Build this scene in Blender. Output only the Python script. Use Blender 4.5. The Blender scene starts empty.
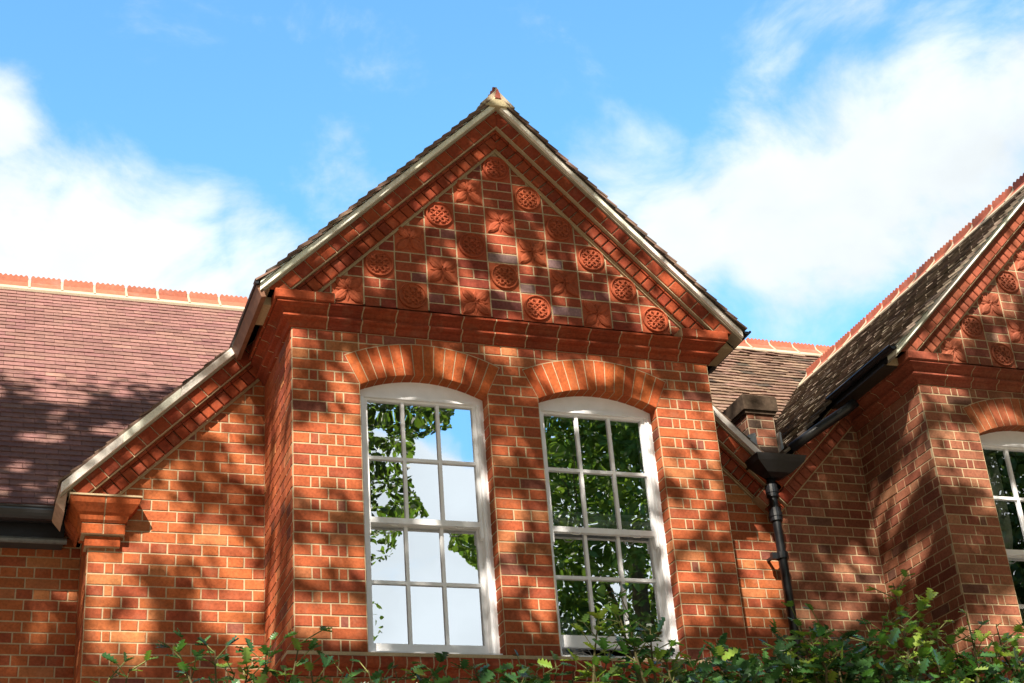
import bpy, math, random
import numpy as np
from mathutils import Vector, Matrix
random.seed(7); RNG = np.random.default_rng(7)
sc = bpy.context.scene
COL = sc.collection
# ------------------------------------------------------------------ camera
F = 1536.78
CAM = Vector((-1.8796, -8.8240, -2.5992))
RIGHT = Vector((0.9427141, -0.3254536, -0.0732807))
DOWN = Vector((0.0867563, 0.4512809, -0.8881548))
FWD = Vector((0.3221233, 0.8309185, 0.4536640))
cd = bpy.data.cameras.new("camera"); cam = bpy.data.objects.new("camera", cd); COL.objects.link(cam)
cd.sensor_width = 36; cd.lens = F*36/1024; cd.clip_start = .05; cd.clip_end = 2000
up = -DOWN; bk = -FWD
cam.matrix_world = Matrix(((RIGHT.x, up.x, bk.x, CAM.x), (RIGHT.y, up.y, bk.y, CAM.y), (RIGHT.z, up.z, bk.z, CAM.z), (0, 0, 0, 1)))
sc.camera = cam
def pj(x, y, z):
    q = Vector((x, y, z))-CAM; w = q.dot(FWD)
    return 512+F*q.dot(RIGHT)/w, 341.5+F*q.dot(DOWN)/w
def ray(px, py):
    return (RIGHT*((px-512)/F)+DOWN*((py-341.5)/F)+FWD).normalized()
def on_y(px, py, y):
    d = ray(px, py); return CAM+d*((y-CAM.y)/d.y)
# ------------------------------------------------------------------ sun, sky, exposure
SUN_EL, SUN_AZ = math.radians(42), math.radians(30)      # azimuth measured left of the facade's normal
S = Vector((-math.sin(SUN_AZ)*math.cos(SUN_EL), -math.cos(SUN_AZ)*math.cos(SUN_EL), math.sin(SUN_EL)))
sl = bpy.data.lights.new("sun", 'SUN'); sun = bpy.data.objects.new("sun", sl); COL.objects.link(sun)
sl.energy = 5.0; sl.angle = math.radians(.45); sl.color = (1, .90, .76)
sun.rotation_euler = S.to_track_quat('Z', 'Y').to_euler()
sc.view_settings.view_transform = 'Standard'; sc.view_settings.look = 'None'; sc.view_settings.gamma = 1
sc.view_settings.exposure = 1.4
w = bpy.data.worlds.new("World"); sc.world = w; w.use_nodes = True
nt = w.node_tree; nt.nodes.clear()
def nd(t, **k):
    n = nt.nodes.new(t)
    for a, b in k.items(): setattr(n, a, b)
    return n
sky = nd('ShaderNodeTexSky', sky_type='NISHITA', sun_disc=False, sun_elevation=SUN_EL, sun_rotation=math.atan2(S.x, S.y))
sky.air_density = 1.0; sky.dust_density = .3; sky.ozone_density = 2.0
bg = nd('ShaderNodeBackground'); bg.inputs[1].default_value = .096
bgc = nd('ShaderNodeBackground'); bgc.inputs[0].default_value = (.96, .98, 1, 1); bgc.inputs[1].default_value = .44
tc = nd('ShaderNodeTexCoord')
def math_node(op, a, b=None, clamp=False):
    n = nd('ShaderNodeMath', operation=op, use_clamp=clamp)
    for i, v in enumerate((a, b)):
        if v is None: continue
        if isinstance(v, (int, float)): n.inputs[i].default_value = v
        else: nt.links.new(v, n.inputs[i])
    return n.outputs[0]
blobs = [((-10, 235), .085, 1.0), ((70, 270), .085, 1.0), ((170, 285), .075, 1.0), ((-30, 120), .06, .9), ((260, 262), .055, .8), ((330, 200), .05, .42), ((390, 60), .04, .3),
         ((690, 235), .06, .9), ((770, 205), .085, 1.0), ((860, 190), .10, 1.0), ((960, 145), .09, 1.05), ((1030, 105), .07, 1.0), ((660, 165), .05, .5), ((1000, 230), .1, .9),
         ((770, 110), .06, .4), ((850, 20), .05, .2), ((640, 180), .06, .5), ((770, 320), .035, .42)]
dirs = [(ray(*p), r, s) for p, r, s in blobs]
# cloud banks on the street side of the sky (small ones mirrored in glass; wide ones unseen, added to neutralise fill light)
for v, r, s in (((.30, -1, .44), .17, 1.0), ((.38, -1, .36), .16, 1.0), ((.36, -1, .20), .2, .9), ((.2, -1, .3), .2, .9), ((.75, -1, .35), .25, .8), ((-.75, -.8, .9), .75, .95), ((-.1, -.3, 1), .55, .8), ((1, -.5, .7), .4, .8), ((-1, .2, .4), .3, .7)):
    dirs.append((Vector(v).normalized(), r, s))
acc = None
for v, r, s in dirs:
    dn = nd('ShaderNodeVectorMath', operation='DISTANCE'); nt.links.new(tc.outputs['Generated'], dn.inputs[0]); dn.inputs[1].default_value = v
    mr = nd('ShaderNodeMapRange', interpolation_type='SMOOTHERSTEP'); nt.links.new(dn.outputs['Value'], mr.inputs[0])
    mr.inputs[1].default_value = 0; mr.inputs[2].default_value = r*1.35; mr.inputs[3].default_value = s; mr.inputs[4].default_value = 0
    acc = mr.outputs[0] if acc is None else math_node('MAXIMUM', acc, mr.outputs[0])
mp = nd('ShaderNodeMapping'); mp.inputs['Scale'].default_value = (1, 1, 1.5); nt.links.new(tc.outputs['Generated'], mp.inputs[0])
nz = nd('ShaderNodeTexNoise'); nz.inputs['Scale'].default_value = 9; nz.inputs['Detail'].default_value = 9; nz.inputs['Roughness'].default_value = .6; nz.inputs['Distortion'].default_value = .35
nt.links.new(mp.outputs[0], nz.inputs['Vector'])
t = math_node('SUBTRACT', nz.outputs['Fac'], .5)
t = math_node('MULTIPLY', t, 1.9)
t = math_node('ADD', t, acc)
mr = nd('ShaderNodeMapRange', interpolation_type='SMOOTHSTEP'); nt.links.new(t, mr.inputs[0]); mr.inputs[1].default_value = .08; mr.inputs[2].default_value = .88; mr.inputs[4].default_value = 1.0
mx = nd('ShaderNodeMixShader'); nt.links.new(mr.outputs[0], mx.inputs[0])
skm = nd('ShaderNodeVectorMath', operation='MULTIPLY'); skm.inputs[1].default_value = (.95, 1.52, 1.6)
nt.links.new(sky.outputs[0], skm.inputs[0]); nt.links.new(skm.outputs[0], bg.inputs[0]); nt.links.new(bg.outputs[0], mx.inputs[1]); nt.links.new(bgc.outputs[0], mx.inputs[2])
nz2 = nd('ShaderNodeTexNoise'); nz2.inputs['Scale'].default_value = 6; nz2.inputs['Detail'].default_value = 6; nt.links.new(mp.outputs[0], nz2.inputs['Vector'])
crp = nd('ShaderNodeMapRange'); nt.links.new(nz2.outputs['Fac'], crp.inputs[0]); crp.inputs[1].default_value = .35; crp.inputs[2].default_value = .62; crp.inputs[3].default_value = .36; crp.inputs[4].default_value = .46
sep = nd('ShaderNodeSeparateXYZ'); nt.links.new(tc.outputs['Generated'], sep.inputs[0])
fill_bank = nd('ShaderNodeMapRange', interpolation_type='SMOOTHSTEP'); nt.links.new(sep.outputs['Y'], fill_bank.inputs[0]); fill_bank.inputs[1].default_value = .25; fill_bank.inputs[2].default_value = -.15; fill_bank.inputs[3].default_value = 0; fill_bank.inputs[4].default_value = 1
zen = nd('ShaderNodeMapRange', interpolation_type='SMOOTHSTEP'); nt.links.new(sep.outputs['Z'], zen.inputs[0]); zen.inputs[1].default_value = .74; zen.inputs[2].default_value = .9; zen.inputs[3].default_value = 0; zen.inputs[4].default_value = 1
back = math_node('MAXIMUM', fill_bank.outputs[0], zen.outputs[0])  # unseen cloud cover behind and overhead, added to neutralise the fill light
lowd = nd('ShaderNodeVectorMath', operation='DISTANCE'); nt.links.new(tc.outputs['Generated'], lowd.inputs[0]); lowd.inputs[1].default_value = Vector((.36, -1, .38)).normalized()
lowb = nd('ShaderNodeMapRange', interpolation_type='SMOOTHSTEP'); nt.links.new(lowd.outputs['Value'], lowb.inputs[0]); lowb.inputs[1].default_value = .22; lowb.inputs[2].default_value = .5; lowb.inputs[3].default_value = 0; lowb.inputs[4].default_value = 1
dim = math_node('MULTIPLY', back, lowb.outputs[0]); dimf = math_node('SUBTRACT', 1, math_node('MULTIPLY', dim, .80)); dimf = math_node('ADD', dimf, math_node('MULTIPLY', math_node('SUBTRACT', 1, lowb.outputs[0]), math_node('MULTIPLY', fill_bank.outputs[0], .42)))  # added cover dimmed, brighter where the panes mirror it
nt.links.new(math_node('MULTIPLY', crp.outputs[0], dimf), bgc.inputs[1])
cmx = nd('ShaderNodeMix', data_type='RGBA'); nt.links.new(dim, cmx.inputs[0]); cmx.inputs[6].default_value = (.90, .965, 1, 1); cmx.inputs[7].default_value = (1, .90, .80, 1); nt.links.new(cmx.outputs[2], bgc.inputs[0])  # added cover tinted warm grey to steer the fill colour
gapd = nd('ShaderNodeVectorMath', operation='DISTANCE'); nt.links.new(tc.outputs['Generated'], gapd.inputs[0]); gapd.inputs[1].default_value = Vector((.352, -1, .535)).normalized()
gap = nd('ShaderNodeMapRange', interpolation_type='SMOOTHSTEP'); nt.links.new(gapd.outputs['Value'], gap.inputs[0]); gap.inputs[1].default_value = .02; gap.inputs[2].default_value = .10; gap.inputs[3].default_value = 1.6; gap.inputs[4].default_value = 0
cov = math_node('ADD', t, math_node('MULTIPLY', back, .85)); cov = math_node('SUBTRACT', cov, math_node('MULTIPLY', math_node('SUBTRACT', 1, lowb.outputs[0]), .75)); cov = math_node('SUBTRACT', cov, gap.outputs[0]); nt.links.new(cov, mr.inputs[0])
out = nd('ShaderNodeOutputWorld'); nt.links.new(mx.outputs[0], out.inputs[0])

# ------------------------------------------------------------------ materials
def new_mat(name):
    m = bpy.data.materials.new(name); m.use_nodes = True
    return m, m.node_tree, m.node_tree.nodes['Principled BSDF']
def attr_mat(name, rough=.85, nscale=40, lo=.8, hi=1.18, bump=.3, bdist=.002, spec=.3, blotch=None, blotch_col=None, blotch_scale=3, transl=0, wash=0):
    """surface whose own colour is stored per piece, with grain and optional weather blotches"""
    m, t, b = new_mat(name)
    at = t.nodes.new('ShaderNodeAttribute'); at.attribute_name = 'col'
    tcn = t.nodes.new('ShaderNodeTexCoord')
    n = t.nodes.new('ShaderNodeTexNoise'); n.inputs['Scale'].default_value = nscale; n.inputs['Detail'].default_value = 5; n.inputs['Roughness'].default_value = .65
    t.links.new(tcn.outputs['Object'], n.inputs['Vector'])
    mrn = t.nodes.new('ShaderNodeMapRange'); mrn.inputs[1].default_value = .3; mrn.inputs[2].default_value = .7; mrn.inputs[3].default_value = lo; mrn.inputs[4].default_value = hi
    t.links.new(n.outputs['Fac'], mrn.inputs[0])
    mul = t.nodes.new('ShaderNodeVectorMath'); mul.operation = 'SCALE'
    t.links.new(at.outputs['Color'], mul.inputs[0]); t.links.new(mrn.outputs[0], mul.inputs['Scale'])
    src = mul.outputs[0]
    if wash:
        n3 = t.nodes.new('ShaderNodeTexNoise'); n3.inputs['Scale'].default_value = 1.6; n3.inputs['Detail'].default_value = 8; n3.inputs['Roughness'].default_value = .7
        t.links.new(tcn.outputs['Object'], n3.inputs['Vector'])
        m3 = t.nodes.new('ShaderNodeMapRange'); m3.inputs[1].default_value = .35; m3.inputs[2].default_value = .65; m3.inputs[3].default_value = 1-wash; m3.inputs[4].default_value = 1+wash*.5
        t.links.new(n3.outputs['Fac'], m3.inputs[0]); v3 = t.nodes.new('ShaderNodeVectorMath'); v3.operation = 'SCALE'; t.links.new(src, v3.inputs[0]); t.links.new(m3.outputs[0], v3.inputs['Scale']); src = v3.outputs[0]
    if blotch:
        n2 = t.nodes.new('ShaderNodeTexNoise'); n2.inputs['Scale'].default_value = blotch_scale; n2.inputs['Detail'].default_value = 7; n2.inputs['Roughness'].default_value = .7
        t.links.new(tcn.outputs['Object'], n2.inputs['Vector'])
        m2 = t.nodes.new('ShaderNodeMapRange'); m2.inputs[1].default_value = .52; m2.inputs[2].default_value = .75; m2.inputs[3].default_value = 0; m2.inputs[4].default_value = blotch
        t.links.new(n2.outputs['Fac'], m2.inputs[0])
        mixn = t.nodes.new('ShaderNodeMix'); mixn.data_type = 'RGBA'
        t.links.new(m2.outputs[0], mixn.inputs[0]); t.links.new(src, mixn.inputs[6]); mixn.inputs[7].default_value = (*blotch_col, 1)
        src = mixn.outputs[2]
    t.links.new(src, b.inputs['Base Color'])
    b.inputs['Roughness'].default_value = rough; b.inputs['Specular IOR Level'].default_value = spec
    bp = t.nodes.new('ShaderNodeBump'); bp.inputs['Strength'].default_value = bump; bp.inputs['Distance'].default_value = bdist
    t.links.new(n.outputs['Fac'], bp.inputs['Height']); t.links.new(bp.outputs[0], b.inputs['Normal'])
    if transl:
        tr = t.nodes.new('ShaderNodeBsdfTranslucent'); mxs = t.nodes.new('ShaderNodeMixShader'); mxs.inputs[0].default_value = transl
        sc2 = t.nodes.new('ShaderNodeVectorMath'); sc2.operation = 'MULTIPLY'; sc2.inputs[1].default_value = (1.35, 1.45, .75)
        t.links.new(src, sc2.inputs[0]); t.links.new(sc2.outputs[0], tr.inputs[0])
        t.links.new(b.outputs[0], mxs.inputs[1]); t.links.new(tr.outputs[0], mxs.inputs[2])
        t.links.new(mxs.outputs[0], t.nodes['Material Output'].inputs[0])
    return m
M_BRICK = attr_mat('brick', .9, 55, .72, 1.22, .5, .002, .15, .26, (.33, .19, .12), 9, wash=.32)
M_MORTAR = attr_mat('mortar', .95, 90, .8, 1.15, .5, .0015, .1, .35, (.20, .15, .10), 4, wash=.15)
M_TERRA = attr_mat('terracotta', .75, 45, .82, 1.15, .3, .0015, .25, .25, (.12, .05, .03), 7, wash=.15)
M_TILE = attr_mat('clay_tile', .8, 30, .75, 1.2, .5, .002, .25, .3, (.15, .11, .09), 5, wash=.15)
M_OLDTILE = attr_mat('mossy_clay_tile', .95, 25, .6, 1.3, .8, .004, .1, .45, (.13, .11, .075), 30)
M_RIDGE = attr_mat('ridge_clay', .8, 30, .8, 1.15, .4, .002, .25, .35, (.30, .27, .24), 5)
M_PAINT = attr_mat('white_paint', .4, 12, .93, 1.03, .15, .0008, .4, .10, (.5, .48, .42), 10)
M_BLACK = attr_mat('black_gloss_paint', .35, 30, .7, 1.3, .25, .001, .5)
M_LEAD = attr_mat('grey_lead', .5, 20, .7, 1.2, .3, .002, .5)
M_BOARD = attr_mat('painted_board', .6, 20, .75, 1.15, .3, .001, .3)
M_LEAF = attr_mat('tree_leaf', .55, 8, .8, 1.2, 0.1, .001, .35, transl=.45)
M_HOLLY = attr_mat('holly_leaf', .24, 20, .8, 1.2, .2, .001, .6, transl=.25)
M_BARK = attr_mat('bark', .95, 12, .6, 1.3, .9, .01, .1)
M_CLOTH = attr_mat('cloth', .95, 20, .85, 1.1, .2, .001, .1, transl=.3)
M_MATTE = attr_mat('matte_room', .95, 5, .9, 1.1, .1, .001, .1)
M_PLASTIC = attr_mat('plastic', .45, 5, .95, 1.05, .05, .001, .4)
m, t, b = new_mat('window_glass'); M_GLASS = m
gl = t.nodes.new('ShaderNodeBsdfGlossy'); gl.inputs['Roughness'].default_value = 0; gl.inputs['Color'].default_value = (.92, .96, 1, 1)
trn = t.nodes.new('ShaderNodeBsdfTransparent'); trn.inputs[0].default_value = (.8, .83, .82, 1)
tcn = t.nodes.new('ShaderNodeTexCoord'); n = t.nodes.new('ShaderNodeTexNoise'); n.inputs['Scale'].default_value = 3.5; n.inputs['Detail'].default_value = 1
t.links.new(tcn.outputs['Object'], n.inputs['Vector'])
bp = t.nodes.new('ShaderNodeBump'); bp.inputs['Strength'].default_value = .14; bp.inputs['Distance'].default_value = .008; t.links.new(n.outputs['Fac'], bp.inputs['Height']); t.links.new(bp.outputs[0], gl.inputs['Normal'])
fr = t.nodes.new('ShaderNodeLayerWeight'); fr.inputs[0].default_value = .5
mrr = t.nodes.new('ShaderNodeMapRange'); mrr.inputs[1].default_value = 0; mrr.inputs[2].default_value = 1; mrr.inputs[3].default_value = .52; mrr.inputs[4].default_value = .95
t.links.new(fr.outputs['Fresnel'], mrr.inputs[0])
mxs = t.nodes.new('ShaderNodeMixShader'); t.links.new(mrr.outputs[0], mxs.inputs[0]); t.links.new(trn.outputs[0], mxs.inputs[1]); t.links.new(gl.outputs[0], mxs.inputs[2])
t.links.new(mxs.outputs[0], t.nodes['Material Output'].inputs[0])
m, t, b = new_mat('ground'); M_GROUND = m
tcn = t.nodes.new('ShaderNodeTexCoord'); n = t.nodes.new('ShaderNodeTexNoise'); n.inputs['Scale'].default_value = .6; n.inputs['Detail'].default_value = 10
rp = t.nodes.new('ShaderNodeValToRGB'); rp.color_ramp.elements[0].color = (.16, .13, .09, 1); rp.color_ramp.elements[1].color = (.24, .19, .13, 1)
t.links.new(tcn.outputs['Object'], n.inputs['Vector']); t.links.new(n.outputs['Fac'], rp.inputs[0]); t.links.new(rp.outputs[0], b.inputs['Base Color']); b.inputs['Roughness'].default_value = 1
m, t, b = new_mat('paving'); M_PAVE = m
tcn = t.nodes.new('ShaderNodeTexCoord'); bt = t.nodes.new('ShaderNodeTexBrick'); bt.inputs['Scale'].default_value = 1.2; bt.inputs['Color1'].default_value = (.3, .28, .25, 1); bt.inputs['Color2'].default_value = (.24, .22, .2, 1); bt.inputs['Mortar'].default_value = (.1, .1, .09, 1)
t.links.new(tcn.outputs['Object'], bt.inputs['Vector']); t.links.new(bt.outputs[0], b.inputs['Base Color']); b.inputs['Roughness'].default_value = .9

# ------------------------------------------------------------------ mesh building
class MB:
    def __init__(s, *mats): s.v = []; s.f = []; s.c = []; s.m = []; s.mats = mats
    def face(s, pts, col, mi=0):
        i = len(s.v); s.v.extend([tuple(p) for p in pts]); s.f.append(tuple(range(i, i+len(pts)))); s.c.append(col); s.m.append(mi)
    def mesh_part(s, vs, fs, col, mi=0):
        i = len(s.v); s.v.extend([tuple(p) for p in vs])
        for f in fs: s.f.append(tuple(i+k for k in f)); s.c.append(col); s.m.append(mi)
    def box(s, a, b_, col, mi=0):
        x0, y0, z0 = a; x1, y1, z1 = b_
        vs = [(x0, y0, z0), (x1, y0, z0), (x1, y1, z0), (x0, y1, z0), (x0, y0, z1), (x1, y0, z1), (x1, y1, z1), (x0, y1, z1)]
        s.mesh_part(vs, [(0, 3, 2, 1), (4, 5, 6, 7), (0, 1, 5, 4), (1, 2, 6, 5), (2, 3, 7, 6), (3, 0, 4, 7)], col, mi)
    def prism(s, fr, poly, d0, d1, col, mi=0, bev=0, back=False):
        """convex polygon in the plane of frame fr, from depth d0 out to d1 along its normal, front edge bevelled"""
        n = len(poly); P = fr.P
        if n < 3: return
        cx = sum(p[0] for p in poly)/n; cy = sum(p[1] for p in poly)/n
        vs = [P(a, b_, d0) for a, b_ in poly]
        if bev:
            vs += [P(a, b_, d1-bev*.7) for a, b_ in poly]
            for a, b_ in poly:
                L = math.hypot(cx-a, cy-b_) or 1; k = min(.45, bev*1.3/L); vs.append(P(a+(cx-a)*k, b_+(cy-b_)*k, d1))
            rings = 2
        else:
            vs += [P(a, b_, d1) for a, b_ in poly]; rings = 1
        fs = []
        for r in range(rings):
            for i in range(n):
                j = (i+1) % n; fs.append((r*n+i, r*n+j, (r+1)*n+j, (r+1)*n+i))
        fs.append(tuple(rings*n+i for i in range(n)))
        if back: fs.append(tuple(reversed(range(n))))
        s.mesh_part(vs, fs, col, mi)
    def tube(s, pts, r, col, mi=0, n=8, cap=True, r1=None):
        pts = [Vector(p) for p in pts]; N = len(pts); vs = []; fs = []
        ref = None
        for i, p in enumerate(pts):
            d = (pts[min(i+1, N-1)]-pts[max(i-1, 0)]).normalized()
            if ref is None:
                ref = Vector((0, 0, 1)) if abs(d.z) < .9 else Vector((1, 0, 0))
            a = d.cross(ref).normalized(); b_ = d.cross(a); ref = -b_ if False else ref
            rr = r if r1 is None else r+(r1-r)*i/(N-1)
            for k in range(n):
                th = 2*math.pi*k/n; vs.append(p+a*(rr*math.cos(th))+b_*(rr*math.sin(th)))
        for i in range(N-1):
            for k in range(n):
                fs.append((i*n+k, (i+1)*n+k, (i+1)*n+(k+1) % n, i*n+(k+1) % n))
        if cap: fs += [tuple(range(n)), tuple(reversed(range((N-1)*n, N*n)))]
        s.mesh_part(vs, fs, col, mi)
    def build(s, name, parent=None, smooth=False):
        me = bpy.data.meshes.new(name); me.from_pydata(s.v, [], s.f)
        for mt in s.mats: me.materials.append(mt)
        me.polygons.foreach_set('material_index', s.m)
        at = me.color_attributes.new('col', 'FLOAT_COLOR', 'CORNER')
        tot = np.array([p for p in map(len, s.f)]); cols = np.repeat(np.array([(*c[:3], 1) for c in s.c], dtype=np.float32), tot, axis=0)
        at.data.foreach_set('color', cols.ravel())
        if smooth: me.polygons.foreach_set('use_smooth', [True]*len(s.f))
        me.update()
        o = bpy.data.objects.new(name, me); COL.objects.link(o)
        if parent is not None: o.parent = parent
        return o
class Frame:
    def __init__(s, o, u, v): s.o = Vector(o); s.u = Vector(u); s.v = Vector(v); s.n = s.u.cross(s.v)
    def P(s, a, b, d): return s.o+s.u*a+s.v*b+s.n*d
def clip(poly, planes):
    """keep a*x+b*y+c >= 0"""
    for a, b, c in planes:
        o = []; n = len(poly)
        for i in range(n):
            p, q = poly[i], poly[(i+1) % n]; dp = a*p[0]+b*p[1]+c; dq = a*q[0]+b*q[1]+c
            if dp >= 0: o.append(p)
            if dp*dq < 0:
                t = dp/(dp-dq); o.append((p[0]+(q[0]-p[0])*t, p[1]+(q[1]-p[1])*t))
        poly = o
        if len(poly) < 3: return []
    return poly
def area(p): return abs(sum(p[i][0]*p[(i+1) % len(p)][1]-p[(i+1) % len(p)][0]*p[i][1] for i in range(len(p))))/2
def thing(name, label, cat, loc=(0, 0, 0), group=None):
    o = bpy.data.objects.new(name, None); COL.objects.link(o); o.location = loc; o['label'] = label; o['category'] = cat
    if group: o['group'] = group
    return o
def structure(o): o['kind'] = 'structure'; return o

C, H_, Q = .075, .1125, .05625
MORT = (.42, .325, .205)
BF = {'soot': (1, 1, 1), 'orange': (.94, 1.0, 1.0), 'pier': (.94, 1.0, 1.0), 'brown': (.94, .95, .9), 'gable': (.9, .8, .75), 'gableb': (.9, .84, .8), 'rubbed': (.95, .86, .8), 'rubbedb': (.92, .84, .8), 'moulded': (.92, .8, .75), 'mouldedb': (.92, .84, .8)}
def jit(c, k=.12):
    f = 1+random.uniform(-k, k); return (c[0]*f, c[1]*f*(1+random.uniform(-.06, .06)), c[2]*f)
def brick_col(tone):
    r = random.random()
    if tone == 'orange':
        base = (.43, .105, .035) if r < .62 else (.34, .072, .030) if r < .88 else (.47, .15, .055) if r < .985 else (.25, .07, .045)
    elif tone == 'pier':
        base = (.40, .088, .032) if r < .66 else (.33, .068, .03) if r < .86 else (.45, .14, .055) if r < .95 else (.24, .07, .045)
    elif tone == 'soot': base = (.13, .05, .03) if r < .5 else (.20, .07, .035) if r < .8 else (.08, .05, .035)
    elif tone == 'brown': base = (.31, .11, .062) if r < .55 else (.25, .078, .045) if r < .85 else (.36, .15, .085) if r < .95 else (.17, .075, .05)
    elif tone == 'gable':
        base = (.36, .085, .042) if r < .55 else (.29, .065, .04) if r < .84 else (.24, .09, .08) if r < .96 else (.33, .22, .21)
    elif tone == 'gableb':
        base = (.34, .12, .07) if r < .6 else (.28, .09, .06) if r < .9 else (.36, .2, .15)
    elif tone == 'rubbed': base = (.47, .115, .035) if r < .6 else (.42, .09, .03)
    elif tone == 'rubbedb': base = (.42, .13, .055) if r < .6 else (.38, .11, .05)
    elif tone == 'moulded': base = (.33, .070, .028) if r < .6 else (.27, .055, .026)
    elif tone == 'mouldedb': base = (.32, .09, .05)
    f_ = BF[tone]; return jit((base[0]*f_[0]*.88, base[1]*f_[1]*.95, base[2]*f_[2]*1.02), .09)
def row_pattern(bond, k, u0, u1):
    """list of (a,b) brick extents incl. joint"""
    W = u1-u0; o = []
    if bond == 'pier':
        seq = [.225, .225] if k % 2 else [H_, Q, H_, Q, H_]
        x = u0; s = W/sum(seq)
        for q in seq: o.append((x, x+q*s)); x += q*s
    elif bond == 'mid':
        n = 2 if k % 2 else 3
        o = [(u0+W*i/n, u0+W*(i+1)/n) for i in range(n)]
    elif bond in ('flemish', 'english'):
        if bond == 'flemish': seq = [.225, H_]; off = 0 if k % 2 else .16875
        else: seq = [.225] if k % 2 else [H_]; off = 0 if k % 2 else Q
        x = u0-off; i = 0
        while x < u1-1e-6:
            q = seq[i % len(seq)]; a, b_ = max(x, u0), min(x+q, u1)
            if b_-a > .03: o.append((a, b_))
            x += q; i += 1
    elif bond == 'left':      # flemish with queen closer at the left quoin
        if k % 2: seq = [.225, H_]; x = u0; i = 0
        else: o = [(u0, u0+H_), (u0+H_, u0+H_+Q)]; x = u0+H_+Q; seq = [.225, H_]; i = 0
        while x < u1-1e-6:
            q = seq[i % 2]; b_ = min(x+q, u1)
            if b_-x > .03: o.append((x, b_))
            x += q; i += 1
    return o
def put_brick(mb, fr, rect, tone, planes=(), d=0.0, J=.0048):
    a, b_, c, e = rect
    j = lambda: random.uniform(-.0012, .0012)
    poly = [(a+J+j(), c+J+j()), (b_-J+j(), c+J+j()), (b_-J+j(), e-J+j()), (a+J+j(), e-J+j())]
    if planes: poly = clip(poly, planes)
    if len(poly) < 3 or area(poly) < 2e-4: return
    mb.prism(fr, poly, d-.01, d+.0035+random.uniform(-.001, .0012), brick_col(tone), 0, .0028)
def brick_rows(mb, fr, u0, u1, k0, k1, bond, tone, planes=(), excl=None, zshift=0):
    for k in range(k0, k1):
        for a, b_ in row_pattern(bond, k, u0, u1):
            v0, v1 = k*C+zshift, (k+1)*C+zshift
            segs = excl(a, b_, v0, v1) if excl else [(a, b_)]
            for p, q in segs:
                if q-p > .025: put_brick(mb, fr, (p, q, v0, v1), tone, planes)

GZ = -4.2
D = .92                    # set-back of the recessed walls behind the bay fronts
WIN = [(.45, 1.332), (1.697, 2.578)]
BW = 3.0275
XC = 1.522                 # middle of a gable
ARC_R, ARC_T, SPR = 1.022, .228, 1.793
ARC_Z = 1.893-ARC_R
APEX = 3.775               # apex of the gable field
house = thing('brick_house', 'large red brick building with decorated gables, clay tiled roofs and white sash windows', 'building')

# ------------------------------------------------------------------ ground
g = MB(M_GROUND); g.face([(-300, -300, GZ-.01), (300, -300, GZ-.01), (300, 300, GZ-.01), (-300, 300, GZ-.01)], (1, 1, 1)); structure(g.build('ground'))
g = MB(M_PAVE); g.face([(-14, -2.9, GZ), (18, -2.9, GZ), (18, 1.6, GZ), (-14, 1.6, GZ)], (1, 1, 1)); structure(g.build('path'))

# ------------------------------------------------------------------ bays
def ysub(fr_y): return Frame((0, fr_y, 0), (1, 0, 0), (0, 0, 1))
def arc_excl(X0, wins):
    def f(a, b_, v0, v1):
        segs = [(a, b_)]
        for w0, w1 in wins:
            xc = X0+(w0+w1)/2; hw = (w1-w0)/2
            if v1 <= SPR-.02 or v0 < SPR-.05: h = hw
            elif v0 > ARC_Z+ARC_R+.11: continue
            else:
                zz = v0-ARC_Z; R = ARC_R+.11
                h = min(math.sqrt(max(R*R-zz*zz, 0)), .4785*zz+.012)
            o = []
            for p, q in segs:
                if q <= xc-h or p >= xc+h: o.append((p, q)); continue
                if p < xc-h: o.append((p, xc-h))
                if q > xc+h: o.append((xc+h, q))
            segs = o
        return segs
    return f
def spiral(cx, cy, r0, a0, turns, sgn, n=14):
    return [(cx+r0*(1-.72*i/(n-1))*math.cos(a0+sgn*turns*2*math.pi*i/(n-1)), cy+r0*(1-.72*i/(n-1))*math.sin(a0+sgn*turns*2*math.pi*i/(n-1))) for i in range(n)]
PIT = .2276
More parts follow.
